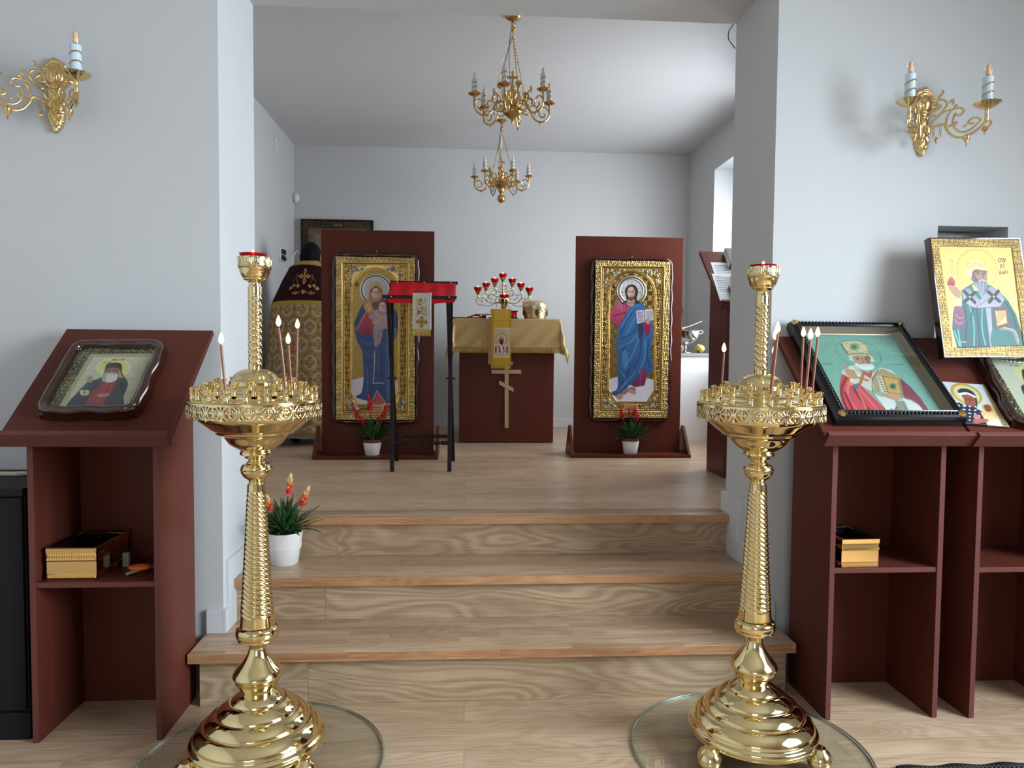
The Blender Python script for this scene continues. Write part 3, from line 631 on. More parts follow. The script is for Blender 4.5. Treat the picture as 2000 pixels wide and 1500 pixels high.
def tall_riza(A, arch, white_y, lead):
    """shared embossed gold setting; coordinates in photo pixels"""
    (x0, y0), (x1, _), (x2, y2), (x3, _) = A.corners; k = 1
    allm = np.ones((A.ny, A.nx), bool); A.put(allm, GOLD, m=.85)
    def fr(d0, d1):
        o = A.mask([(x0+d0, y0+d0), (x1-d0, y0+d0), (x2-d0, y2-d0), (x3+d0, y2-d0)], False); i = A.mask([(x0+d1, y0+d1), (x1-d1, y0+d1), (x2-d1, y2-d1), (x3+d1, y2-d1)], False); return o & ~i
    M = fr(-2, 10.5); A.put(M, (234, 202, 130), z=.012); A.emboss(M, 'scroll', .028, .0036, .42)
    A.put(fr(10.5, 12.5), (235, 200, 120), z=.014); A.put(fr(12.5, 14.5), (170, 120, 52), z=.002); A.put(fr(14.5, 15.6), (235, 200, 120), z=.006)
    M = fr(15.6, 30); A.put(M, (212, 172, 100), z=.001); A.emboss(M, 'scroll', .034, .0032, .6)
    M = A.mask([(x0+30, y0+16), (x1-30, y0+16), (x1-30, y0+40), (x0+30, y0+40)], False); A.put(M, GOLD, z=.002)
    cx, cyy, R, yb = arch
    # enamelled corner sprays
    for (ax, ay, sx, sy) in ((x0+17, y0+17, 1, 1), (x1-17, y0+17, -1, 1), (x3+17, y2-17, 1, -1), (x2-17, y2-17, -1, -1)):
        L = 42 if sy > 0 else 30
        M = A.poly([(ax, ay), (ax+sx*L, ay), (ax+sx*L*.8, ay+sy*9), (ax+sx*18, ay+sy*14), (ax+sx*11, ay+sy*22), (ax+sx*8, ay+sy*L), (ax, ay+sy*L*.9)], (176, 132, 62), smooth=False, m=.8, z=.002)
        A.clip = M
        for i in range(60):
            q = random.random(); b = random.random()*(1-q); px_, py_ = ax+sx*q*L, ay+sy*b*L; a = random.random()*6; A.line([(px_, py_), (px_+3*math.cos(a), py_+3*math.sin(a)), (px_+4*math.cos(a+1.2), py_+4*math.sin(a+1.2))], 1.3, random.choice(((236, 214, 150), (206, 210, 196), (92, 112, 110), (84, 106, 108))), m=.5, z=.005)
        A.clip = None
    ap = lambda d: [(cx-R-d, yb-(22 if 1 else 0)), (cx-R-d, cyy)]+[(cx-(R+d)*math.cos(t), cyy-(R+d)*math.sin(t)) for t in np.linspace(0.15, PI-.15, 12)]+[(cx+R+d, cyy), (cx+R+d, yb-22), (cx+R-14+d*.3, yb+d), (cx-R+14-d*.3, yb+d)]
    A.poly(ap(4), (226, 184, 98), smooth=False, m=1, z=.004); A.poly(ap(2.6), (150, 105, 44), smooth=False, m=1, z=.001); A.poly(ap(1.6), (226, 184, 98), smooth=False, m=1, z=.003)
    F = A.mask(ap(0), False); A.put(F, (220, 184, 108), m=1, z=0); A.emboss(F, lead[0], lead[1], lead[2], lead[3])
    A.clip = F; A.poly([(cx-R-2, white_y+5), (cx-8, white_y-6), (cx+R+2, white_y+6), (cx+R+4, yb+4), (cx-R-4, yb+4)], (196, 194, 204), (214, 212, 222), m=0, z=0, smooth=False); A.clip = None
    return F
def halo(A, cx, cy, R, r, inner, ring=(206, 208, 200)):
    A.ell(cx, cy, R, R, ring, m=.75, z=.004)
    for i in range(46):
        a = 2*PI*i/46; q = (R+r)/2; A.ell(cx+q*math.cos(a), cy+q*math.sin(a), (R-r)*.2, (R-r)*.34, (90, 92, 74), rot=a, m=.5, z=.001)
    A.ell(cx, cy, r, r, inner, m=0, z=0)
def plaque(A, cx, cy, w, h, lines):
    A.poly([(cx-w, cy-h), (cx+w, cy-h), (cx+w, cy+h), (cx-w, cy+h)], (206, 160, 120), smooth=False, m=.2, z=.004)
    for i, tx in enumerate(lines): lettering(A, cx-w*.72, cy-h*.72+i*h*.85, h*.5, w*1.44/len(tx)/1.25, tx, (130, 35, 25), lw=.22)
BL, BLD, BLL = (44, 68, 122), (26, 38, 78), (92, 124, 176)
def paint_mother():
    A = Art(.527, 1.10, 200, [(657.5, 506.3), (806.5, 508), (809, 817.8), (661.3, 818.3)]); A.corners = [(657.5, 506.3), (806.5, 508), (809, 817.8), (661.3, 818.3)]
    F = tall_riza(A, (733, 574, 43, 787), 738, ('rays', .016, .0012, .5))
    A.clip = F
    A.crop = (645, 495, 8.822); halo(A, 778, 655, 268, 205, (186, 178, 176))
    A.ell(460, 568, 34, 32, (96, 80, 60), m=.6, z=.004)
    # mantle and robe
    A.poly([(560, 900), (640, 860), (900, 860), (1060, 940), (1150, 1100), (1160, 1330), (1080, 1560), (1060, 2000), (1080, 2400), (1120, 2560), (880, 2560), (620, 2520), (460, 2460), (560, 2380), (590, 2100), (560, 1700), (470, 1500), (432, 1280), (440, 1180)], (52, 74, 124), (44, 62, 112), m=0, z=.0008)
    A.poly([(600, 1060), (760, 1060), (800, 1380), (640, 1420), (520, 1390), (480, 1300), (540, 1160)], (176, 62, 84), (150, 44, 66)); A.poly([(560, 1330), (660, 1300), (740, 1380), (640, 1430)], (110, 30, 50), a=.6)
    A.line([(620, 1040), (540, 1190), (455, 1340)], 14, (196, 150, 130))
    # blue folds
    M = A.mask([(440, 1480), (900, 1440), (1100, 1560), (1130, 2540), (460, 2500), (600, 2100)], False)
    folds(A, M, [[(520, 1500), (620, 1560), (740, 1540)], [(560, 1580), (660, 1660), (760, 1600)], [(600, 1700), (720, 1760), (800, 1640)], [(620, 1800), (740, 1860), (860, 1700)], [(640, 1960), (660, 2200), (640, 2440)], [(760, 1700), (760, 2000), (720, 2400)], [(820, 1700), (840, 2050)], [(880, 1640), (900, 2100), (880, 2400)], [(960, 1600), (960, 2000), (980, 2380)], [(1010, 1540), (1010, 2100), (1040, 2400)]], 22, (74, 104, 160), (28, 40, 84))
    A.poly([(975, 1300), (1100, 1300), (1150, 1360), (1060, 1700), (1060, 2400), (1090, 2520), (990, 2520), (990, 1900)], (100, 128, 160), (70, 104, 150), a=.75)
    A.line([(770, 1700), (765, 2000), (748, 2235), (930, 2225)], 14, (196, 178, 140), smooth=False)
    A.poly([(815, 2360), (890, 2470), (960, 2560), (860, 2590), (700, 2580), (770, 2480)], (150, 56, 70), (176, 84, 92), smooth=False); A.line([(815, 2360), (750, 2500), (690, 2575)], 9, (214, 190, 150), smooth=False); A.line([(815, 2360), (900, 2480), (960, 2550)], 9, (214, 190, 150), smooth=False)
    # veil, face, hands, child
    A.poly([(790, 520), (700, 560), (665, 660), (650, 820), (560, 880), (600, 1000), (650, 1050), (760, 1030), (900, 1000), (920, 860), (900, 700), (870, 570)], (190, 150, 104), (172, 130, 84)); A.poly([(660, 840), (740, 900), (700, 1040), (640, 1030), (600, 940)], (206, 160, 90), a=.8)
    A.line([(700, 640), (690, 800), (730, 920)], 12, (120, 84, 60)); A.line([(870, 640), (880, 800), (840, 900)], 12, (120, 84, 60)); A.line([(630, 900), (680, 1000)], 10, (230, 200, 150)); A.line([(760, 540), (690, 640)], 10, (224, 194, 150))
    A.poly([(715, 640), (780, 590), (845, 640), (850, 700), (710, 700)], (86, 66, 60)); face(A, 778, 715, 66, 92, (222, 180, 166), (150, 100, 92)); A.poly([(745, 800), (810, 800), (830, 870), (730, 870)], (168, 124, 110))
    A.poly([(720, 880), (850, 860), (830, 960), (750, 990)], (112, 66, 62))
    A.poly([(790, 1000), (850, 960), (960, 980), (985, 1100), (980, 1300), (900, 1330), (880, 1480), (780, 1480), (740, 1400), (770, 1240), (720, 1130), (730, 1040)], (176, 158, 164), (150, 132, 140)); A.line([(820, 1010), (870, 1060), (950, 1045), (970, 1000)], 10, (90, 50, 50))
    A.ell(895, 900, 82, 100, (120, 84, 72)); face(A, 892, 935, 60, 72, (226, 186, 168), (156, 110, 98)); A.poly([(700, 1060), (770, 1050), (780, 1140), (700, 1150), (660, 1100)], (170, 140, 146))
    hand(A, [(740, 1170), (850, 1120), (900, 1150), (860, 1200), (740, 1230)], [[(850, 1150), (930, 1165)], [(850, 1170), (935, 1190)], [(840, 1190), (910, 1212)]], 18, (190, 150, 136)); A.poly([(770, 1240), (900, 1280), (980, 1240), (900, 1330), (860, 1500), (760, 1500), (740, 1380)], (160, 142, 150), (140, 122, 132)); A.line([(880, 1320), (840, 1400), (810, 1490)], 12, (110, 90, 100)); A.poly([(780, 1480), (870, 1490), (850, 1560), (790, 1620), (760, 1580)], (170, 128, 112))
    A.clip = None; A.crop = (0, 0, 1); plaque(A, 737, 797, 14, 6.2, ['ПРСВТАЯ', 'БГРДЦА'])
    return A
def paint_saviour():
    A = Art(.527, 1.10, 200, [(1161.3, 511.4), (1307, 513.1), (1301.7, 816.6), (1160, 817.2)]); A.corners = [(1161.3, 511.4), (1307, 513.1), (1301.7, 816.6), (1160, 817.2)]
    F = tall_riza(A, (1233.5, 577, 43, 785), 738, ('weave', .034, .0016, .7)); A.clip = F
    A.crop = (1150, 495, 8.822); halo(A, 728, 668, 258, 195, (206, 204, 206))
    for p in ((425, 590), (1035, 608)): A.ell(p[0], p[1], 32, 26, (100, 80, 60), m=.6, z=.004)
    for L in ([(672, 480), (676, 560)], [(800, 490), (790, 560)], [(545, 622), (620, 620)], [(550, 745), (620, 745)], [(850, 628), (925, 630)], [(850, 750), (915, 752)]): A.line(L, 6, (120, 118, 110), smooth=False)
    A.ell(730, 517, 16, 24, (120, 120, 120)); A.ell(730, 517, 9, 17, (206, 204, 206)); lettering(A, 556, 670, 44, 28, 'W', (170, 70, 60)); lettering(A, 862, 672, 50, 26, 'Н', (170, 70, 60))
    # tunic, mantle
    A.poly([(560, 890), (480, 900), (430, 960), (350, 1090), (370, 1190), (480, 1240), (520, 1330), (640, 1300), (760, 1000), (700, 890)], (196, 84, 124), (176, 52, 92)); A.line([(430, 1110), (540, 1070), (620, 1040)], 20, (110, 30, 56)); A.line([(480, 960), (540, 900), (560, 1020)], 12, (226, 130, 160)); A.line([(560, 1200), (620, 1100), (640, 940)], 12, (140, 40, 70))
    A.poly([(740, 900), (830, 870), (930, 900), (1000, 990), (1060, 1100), (1100, 1300), (1090, 1500), (1060, 1720), (1100, 1960), (1070, 2060), (960, 2140), (930, 2200), (700, 2290), (620, 2420), (570, 2480), (470, 2470), (380, 2420), (500, 2330), (490, 2000), (500, 1800), (470, 1600), (490, 1400), (520, 1290), (640, 1060)], (50, 104, 160), (36, 78, 122), m=0, z=.0008)
    M = A.mask([(740, 900), (830, 870), (930, 900), (1060, 1100), (1100, 1300), (1060, 1720), (1100, 1960), (960, 2140), (700, 2290), (570, 2480), (380, 2420), (500, 2330), (470, 1600), (490, 1400), (640, 1060)], False)
    folds(A, M, [[(860, 880), (700, 1060), (560, 1300)], [(800, 960), (640, 1200), (540, 1440)], [(880, 1000), (760, 1200), (640, 1440)], [(560, 1500), (760, 1380), (840, 1250)], [(520, 1640), (700, 1560), (860, 1400)], [(640, 1600), (560, 1760), (600, 2000)], [(860, 1450), (780, 1700), (640, 1960)], [(900, 1500), (880, 1760), (760, 2000)], [(960, 1500), (960, 1800), (860, 2060)], [(1040, 1500), (1000, 1800), (1060, 1980)], [(800, 2060), (640, 2260), (500, 2400)], [(700, 2000), (640, 2160), (560, 2300)], [(560, 2060), (640, 2200), (560, 2320)], [(900, 1260), (930, 1400), (900, 1560)]], 24, (88, 146, 196), (22, 46, 84)); A.ell(620, 1850, 60, 170, (96, 150, 198), a=.45)
    A.poly([(850, 1250), (930, 1240), (920, 1420), (860, 1500)], (22, 34, 60), a=.7); A.poly([(930, 1230), (1060, 1220), (1040, 1380), (1010, 1450), (960, 1380)], (150, 34, 76), (120, 22, 60))
    A.poly([(950, 1960), (1000, 2100), (960, 2290), (800, 2320), (720, 2280), (860, 2120)], (128, 44, 92), (104, 30, 70), smooth=False); A.line([(900, 2040), (880, 2290)], 10, (168, 80, 120))
    # head, hands, book, feet
    A.poly([(728, 556), (650, 590), (614, 680), (640, 820), (560, 880), (700, 900), (760, 900), (880, 880), (820, 820), (845, 680), (800, 585)], (52, 38, 40)); A.poly([(680, 800), (770, 800), (780, 900), (720, 940), (650, 890)], (170, 130, 116)); face(A, 722, 700, 66, 104, (218, 178, 164), (132, 90, 82)); A.poly([(670, 745), (690, 775), (722, 765), (755, 775), (775, 745), (765, 810), (722, 840), (680, 810)], (74, 52, 50), a=.85); A.line([(700, 780), (745, 780)], 8, (150, 90, 84)); A.line([(640, 860), (700, 935), (760, 905)], 9, (206, 186, 150))
    hand(A, [(480, 760), (540, 770), (550, 850), (540, 920), (490, 900), (466, 820)], [[(478, 790), (470, 730), (480, 700)], [(500, 780), (505, 720)], [(530, 790), (540, 760), (520, 745)]], 18, (160, 124, 120))
    A.poly([(810, 1010), (945, 1000), (960, 1200), (830, 1240)], (196, 196, 208), smooth=False); A.poly([(950, 995), (1095, 980), (1115, 1180), (965, 1205)], (206, 206, 216), smooth=False); A.line([(950, 998), (962, 1210)], 12, (90, 50, 50), smooth=False); A.line([(826, 1245), (965, 1215), (1118, 1190)], 12, (70, 26, 34), smooth=False)
    for i in range(5):
        yy = 1030+i*37; lettering(A, 836+i*3, yy, 20, 15, 'ПРДИТЕ'[:5], (60, 56, 70), lw=.2); lettering(A, 975+i*3, yy-8, 20, 15, 'КОМНВСИ'[:6], (60, 56, 70), lw=.2)
    hand(A, [(970, 1170), (1030, 1160), (1060, 1210), (1000, 1240)], [[(985, 1190), (980, 1225)], [(1005, 1190), (1005, 1232)], [(1025, 1190), (1030, 1232)]], 14, (176, 140, 134))
    A.crop = (1150, 655, 8.571); A.poly([(560, 960), (640, 900), (760, 880), (780, 940), (660, 970), (600, 1010)], (150, 110, 104)); hand(A, [(480, 1010), (540, 985), (580, 1000), (560, 1070), (510, 1090), (470, 1060)], [], 8, (176, 138, 124)); hand(A, [(660, 920), (740, 930), (795, 960), (780, 1000), (740, 1000), (680, 970)], [], 8, (176, 138, 124))
    A.clip = None; A.crop = (0, 0, 1); plaque(A, 1232, 796.5, 14, 6.2, ['ГДЬ', 'ВСДРЖТЛЬ'])
    return A
def kiot_icon(cx, yfront, zc, art, label, w=.527, h=1.10, frame='kiot_varnish'):
    t = thing('icon', (cx, yfront, zc), label, 'icon'); 
    art.mesh('painted_panel', t, 'icon_glossy' if frame != 'kiot_varnish' else 'icon_art', .028, xf=Matrix.Translation((0, -.012, -h/2)))
    mb = MB(); wavy_frame(mb, w-.004, h-.004, .034, .042, .004, .15, y0=.03, rad=.025); build('carved_frame', mb, frame, t, ang=80)
    mb = MB(); mb.box(-w/2-.01, w/2+.01, .018, .032, -h/2-.01, h/2+.01); build('backing', mb, frame, t, smooth=False)
    mb = MB(); mb.tube([(-.008, .03, h/2+.03), (0, .022, h/2+.05), (.008, .03, h/2+.03)], .0022, 6); build('hanging_loop', mb, 'brass', t)
    return t
def icon_board(x0, x1, y, label):
    """tall board on a shallow plinth with sloping cheeks"""
    cx = (x0+x1)/2; w = (x1-x0)/2; t = thing('icon_stand', (cx, y, Z3), label, 'icon stand', group='tall mahogany icon boards')
    boxo('panel', 'mahogany', t, -w, w, 0, .02, .0, 1.545); W2 = w+.035
    boxo('plinth', 'mahogany', t, -W2, W2, -.16, 0, 0, .02); boxo('plinth', 'mahogany', t, -W2, W2, .02, .16, 0, .02)
    for sx in (-1, 1):
        mb = MB(); a, b = sorted((sx*W2, sx*(w+.001))); a, b = (a, a+.018) if sx < 0 else (b-.018, b)
        mb.prism([(-.155, .02), (.155, .02), (.028, .21), (-.005, .21)], a, b, 'YZ'); build('cheek', mb, 'mahogany', t, smooth=False, bev=.001)
    return t
p = at(734, 662, Y=4.94); q = at(1234, 664, Y=5.01)
icon_board(-.985, -.222, 4.965, 'tall mahogany board at left bearing the icon of a mother in blue holding a child')
icon_board(.765, 1.532, 5.035, 'tall mahogany board at right bearing the icon of a bearded man in a blue mantle')
kiot_icon(at(734, 662, Y=4.93).x, 4.933, at(734, 662, Y=4.93).z, paint_mother(), 'tall gilded icon of a veiled mother in blue holding a child, on the left board')
kiot_icon(at(1232.5, 664, Y=5.0).x, 5.003, at(1232.5, 664, Y=5.0).z, paint_saviour(), 'tall gilded icon of a bearded man in blue with an open book, right board')
# ---- icons lying on the lectern slopes: find each one's place on the slope
def on_slope(S, px, py, n=0.0):
    """pixel -> slope coordinates (s across, t up the slope) at height n above the desk"""
    inv = S.inverted(); o = inv @ Vector((0, 0, CAMZ)); d = inv.to_3x3() @ ray(px, py); k = (n-o.z)/d.z; return o+d*k
def slope_icon(S, corners, n, label, art_fn, fw, dp, frame, nres=150, name='icon', glass=False, rim=None):
    P = [on_slope(S, x, y, n) for x, y in corners]; cx = sum(p.x for p in P)/4; w = ((P[1]-P[0]).length+(P[2]-P[3]).length)/2; h = ((P[3]-P[0]).length+(P[2]-P[1]).length)/2
    y0 = (P[2].y+P[3].y)/2; d = (P[0]+P[1]-P[2]-P[3])/2; rot = math.atan2(-d.x, d.y)
    A = Art(w, h, nres, corners); A.corners = corners; art_fn(A)
    M = S @ Matrix.Translation((cx, (P[0].y+P[1].y+P[2].y+P[3].y)/4, 0)) @ Matrix.Rotation(rot, 4, 'Z')
    t = bpy.data.objects.new(name, None); COL.objects.link(t); t.matrix_world = M; tag(t, label, 'icon')
    up = Matrix.Rotation(-PI/2, 4, 'X')        # XZ panel facing -Y  ->  lies in XY facing +Z
    A.mesh('painted_panel', t, 'icon_glossy', n-.004, xf=Matrix.Translation((0, 0, n)) @ up @ Matrix.Translation((0, 0, -h/2)))
    return t, up, w, h
def kiot_small(t, up, w, h, n, fw, dp, m='kiot_brown', amp=.0024):
    mb = MB(Matrix.Translation((0, 0, 0)) @ up); wavy_frame(mb, w-.004, h-.004, fw, dp, amp, .11, y0=-.001, rad=.018); build('carved_frame', mb, m, t, ang=80)
    mb = MB(); mb.box(-w/2-fw*.6, w/2+fw*.6, -h/2-fw*.6, h/2+fw*.6, .0005, n-.003); build('backing', mb, m, t, smooth=False)
    mb = MB(); mb.box(-w/2-.001, w/2+.001, -h/2-.001, h/2+.001, n+.008, n+.010); build('pane', mb, 'clear_glass', t, smooth=False)
def paint_elder(A):
    A.crop = (0, 600, 4.348); allm = np.ones((A.ny, A.nx), bool); A.put(allm, (176, 168, 118), m=.85, z=.004); A.emboss(allm, 'scroll', .03, .0022, .7)
    A.poly([(775, 400), (1292, 405), (1085, 868), (492, 865)], (200, 190, 150), smooth=False, m=.7, z=.006); A.poly([(792, 418), (1270, 423), (1068, 862), (520, 862)], (176, 160, 118), smooth=False, m=.4, z=.004)
    M = A.poly([(800, 425), (1258, 430), (1060, 860), (530, 860)], (206, 200, 176), (182, 176, 150), smooth=False, m=0, z=.001); A.mottle(M, .04, 8)
    A.clip = M
    A.ell(965, 515, 146, 84, (232, 224, 160)); A.ell(965, 515, 132, 75, (226, 214, 140))
    A.poly([(890, 590), (850, 600), (750, 640), (660, 720), (580, 865), (1010, 865), (1050, 760), (1085, 660), (1060, 600), (1000, 580)], (52, 50, 58), (40, 40, 48))
    A.poly([(860, 640), (985, 625), (960, 690), (905, 762), (870, 865), (710, 865), (770, 740)], (166, 44, 52), (150, 40, 48), smooth=False)
    for L in ([(880, 640), (820, 760), (780, 860)], [(930, 640), (900, 730), (840, 850)], [(850, 660), (780, 760), (740, 850)]): A.line(L, 9, (120, 24, 34))
    A.poly([(915, 480), (1025, 480), (1035, 560), (1050, 590), (990, 560), (900, 550), (870, 600), (890, 540)], (44, 38, 38)); A.poly([(905, 530), (960, 512), (1020, 530), (1010, 590), (900, 590)], (150, 110, 100))
    A.line([(912, 536), (945, 530)], 9, (50, 38, 36)); A.line([(965, 530), (1000, 538)], 9, (50, 38, 36)); A.poly([(905, 570), (950, 558), (1000, 575), (985, 620), (930, 640), (875, 620)], (214, 208, 208)); A.poly([(870, 600), (905, 550), (900, 620), (870, 630)], (170, 164, 166)); A.poly([(1010, 540), (1045, 600), (1010, 600)], (170, 164, 166)); A.line([(925, 566), (975, 570)], 6, (160, 150, 150))
    hand(A, [(745, 590), (785, 590), (780, 640), (745, 650)], [[(760, 600), (768, 572)], [(775, 600), (785, 580)]], 9, (190, 140, 120)); A.poly([(735, 640), (780, 640), (760, 670), (700, 690)], (70, 60, 90))
    A.poly([(680, 710), (700, 697), (720, 703), (740, 698), (762, 715), (750, 740), (720, 748), (690, 740)], (214, 190, 140)); A.line([(705, 722), (740, 722)], 6, (90, 60, 50)); A.line([(722, 708), (720, 738)], 6, (90, 60, 50)); hand(A, [(830, 740), (920, 735), (920, 755), (840, 762)], [], 6, (170, 128, 112))
    A.poly([(1010, 640), (1072, 640), (1062, 700), (1010, 690)], (18, 16, 22), smooth=False, a=.8)
    A.clip = None; lettering(A, 880, 462, 16, 9, 'СВ ПРП', (140, 60, 40)); lettering(A, 950, 440, 16, 9, 'АВВИ ОПТИН', (140, 60, 40))
E1 = on_slope(SA, 90, 798, .03)
t, up, w, h = slope_icon(SA, [(160, 681), (309, 683), (258, 801), (92, 799)], .022, 'wavy-framed icon of a white-bearded elder in black, on the left lectern', paint_elder, .02, .03, 'kiot_brown')
kiot_small(t, up, w, h, .022, .032, .05)
def paint_bishop(A):
    A.crop = (1540, 620, 5.5556); M = np.ones((A.ny, A.nx), bool); A.put(M, (112, 166, 150), (132, 176, 164)); A.mottle(M, .025, 8)
    A.line([(700, 242), (560, 270), (518, 330), (560, 420), (680, 500), (860, 520), (980, 480), (985, 400), (920, 310), (820, 262)], 4, (70, 90, 74), closed=True)
    # vestments
    A.poly([(580, 560), (660, 530), (700, 640), (1100, 1045), (620, 1045), (560, 900), (542, 740), (560, 640)], (196, 62, 74), (206, 78, 90), smooth=False)
    for i, L in enumerate(([(620, 640), (560, 800), (640, 1040)], [(640, 700), (640, 860), (760, 1040)], [(680, 700), (760, 860), (900, 1040)], [(760, 760), (860, 880), (1000, 1040)], [(600, 800), (660, 940), (700, 1040)])): A.line(L, 26, ((140, 32, 50), (222, 100, 112))[i % 2])
    A.line([(640, 680), (740, 780), (860, 1040)], 18, (214, 130, 90)); A.line([(650, 690), (750, 790), (870, 1040)], 5, (190, 80, 80))
    A.poly([(1200, 640), (1320, 740), (1430, 860), (1560, 1045), (1400, 1045), (1240, 840)], (122, 58, 76), (150, 74, 94), smooth=False)
    A.poly([(920, 810), (1000, 850), (1220, 860), (1330, 890), (1430, 950), (1510, 1045), (1080, 1045)], (204, 208, 204), (220, 226, 224), smooth=False); A.poly([(1150, 890), (1260, 900), (1330, 1045), (1200, 1045)], (140, 152, 140), smooth=False); A.line([(1220, 850), (1260, 960), (1310, 1045)], 7, (150, 120, 80)); A.line([(1240, 850), (1380, 910), (1500, 1040)], 6, (160, 160, 150)); A.line([(910, 810), (1090, 1045)], 8, (150, 110, 70), smooth=False)
    A.poly([(650, 520), (720, 500), (790, 590), (880, 610), (950, 560), (1000, 530), (1100, 560), (1200, 630), (1180, 680), (940, 640), (900, 800), (820, 760), (700, 660), (570, 600), (580, 560)], (214, 212, 206), (200, 200, 196), smooth=False)
    A.poly([(900, 640), (960, 560), (1010, 540), (1190, 620), (1250, 840), (1100, 800), (930, 800)], (168, 150, 116), smooth=False); A.line([(960, 560), (905, 660), (905, 800)], 8, (120, 90, 60)); A.poly([(780, 560), (860, 590), (900, 560), (890, 640), (840, 620)], (204, 66, 70)); A.line([(700, 510), (800, 620), (880, 660), (940, 600)], 6, (120, 84, 50)); A.line([(580, 590), (700, 680), (900, 800)], 6, (120, 84, 50))
    for dx in (0,): crosses(A, 790, 650, 62, (176, 110, 56), .35); crosses(A, 1160, 1010, 50, (176, 110, 56), .35)
    # book
    A.poly([(950, 620), (1010, 620), (1080, 810), (1000, 800)], (200, 196, 176), smooth=False); A.poly([(1000, 615), (1190, 650), (1235, 830), (1070, 815)], (196, 158, 96), smooth=False); A.line([(1012, 622), (1185, 655), (1228, 822), (1080, 808)], 7, (120, 84, 44), smooth=False, closed=True); A.ell(1130, 735, 46, 34, (104, 140, 116), rot=.3); A.ell(1130, 735, 24, 17, (56, 84, 64), rot=.3)
    for p in ((1050, 660), (1165, 680), (1195, 790), (1095, 790), (1100, 690), (1170, 740)): A.ell(p[0], p[1], 14, 10, (226, 190, 120)); A.ell(p[0], p[1], 6, 4, (150, 70, 40))
    for i in range(7): A.line([(965+i*12, 640+i*26), (985+i*12, 632+i*26)], 8, (60, 70, 60), smooth=False)
    # hands
    hand(A, [(600, 560), (680, 550), (740, 620), (720, 660), (660, 640), (620, 600)], [[(620, 560), (610, 520), (612, 492)], [(640, 550), (632, 515), (638, 500)], [(680, 560), (710, 565), (690, 590)], [(650, 580), (700, 600)]], 15, (190, 148, 120)); A.poly([(660, 650), (730, 660), (730, 710), (670, 690)], (206, 206, 190)); A.poly([(700, 710), (740, 720), (740, 770), (700, 750)], (60, 110, 150))
    hand(A, [(1060, 810), (1180, 820), (1215, 860), (1200, 890), (1130, 885), (1060, 850), (1000, 820)], [[(1000, 815), (1060, 830)], [(1030, 835), (1090, 850)], [(1060, 855), (1120, 872)]], 13, (196, 152, 120))
    # head
    A.poly([(655, 420), (680, 400), (870, 400), (915, 440), (900, 470), (690, 460)], (205, 210, 204)); A.poly([(690, 410), (870, 410), (880, 480), (860, 530), (770, 530), (720, 470)], (186, 142, 112)); A.poly([(830, 410), (872, 412), (880, 480), (850, 510)], (136, 96, 78), a=.7)
    for ex in (745, 835): A.ell(ex, 437, 20, 9, (130, 92, 74)); A.ell(ex, 437, 8, 6, (30, 24, 22)); A.line([(ex-30, 418), (ex, 412), (ex+28, 420)], 6, (90, 76, 70))
    A.line([(785, 425), (810, 480), (790, 488)], 7, (120, 80, 62)); A.poly([(720, 480), (780, 500), (830, 490), (910, 500), (920, 540), (860, 560), (790, 550), (740, 520)], (226, 228, 224)); A.line([(760, 505), (820, 492), (880, 508)], 12, (200, 204, 200)); A.line([(800, 512), (845, 512)], 6, (150, 80, 70))
    A.poly([(570, 270), (640, 255), (760, 258), (830, 285), (866, 340), (866, 385), (760, 378), (640, 385), (600, 340)], (206, 190, 148), smooth=False); A.line([(640, 390), (760, 380), (870, 388)], 16, (170, 136, 84)); A.ell(715, 315, 52, 36, (96, 146, 120)); A.ell(715, 315, 54, 38, (196, 160, 90), a=.25); A.ell(712, 312, 22, 18, (50, 90, 84)); A.line([(575, 280), (600, 330), (640, 380)], 14, (40, 70, 60)); A.line([(800, 280), (850, 310), (862, 370)], 10, (120, 140, 110))
    for i in range(16): A.ell(610+i % 8*32, 275+(i//8)*86+(i % 3)*6, 6, 5, (130, 80, 40))
    lettering(A, 322, 482, 18, 13, 'СВ НІКОЛАЙ', (70, 96, 84)); lettering(A, 1085, 490, 18, 13, 'ЧУДОТВОРЕЦ', (70, 96, 84))
BC = [(1572, 653.5), (1740, 656), (1846, 807), (1646, 806.5)]
t, up, w, h = slope_icon(SB, BC, .014, 'green icon of a white-bearded bishop in red and white in a beaded black frame', paint_bishop, .04, .05, 'black_gloss', 190)
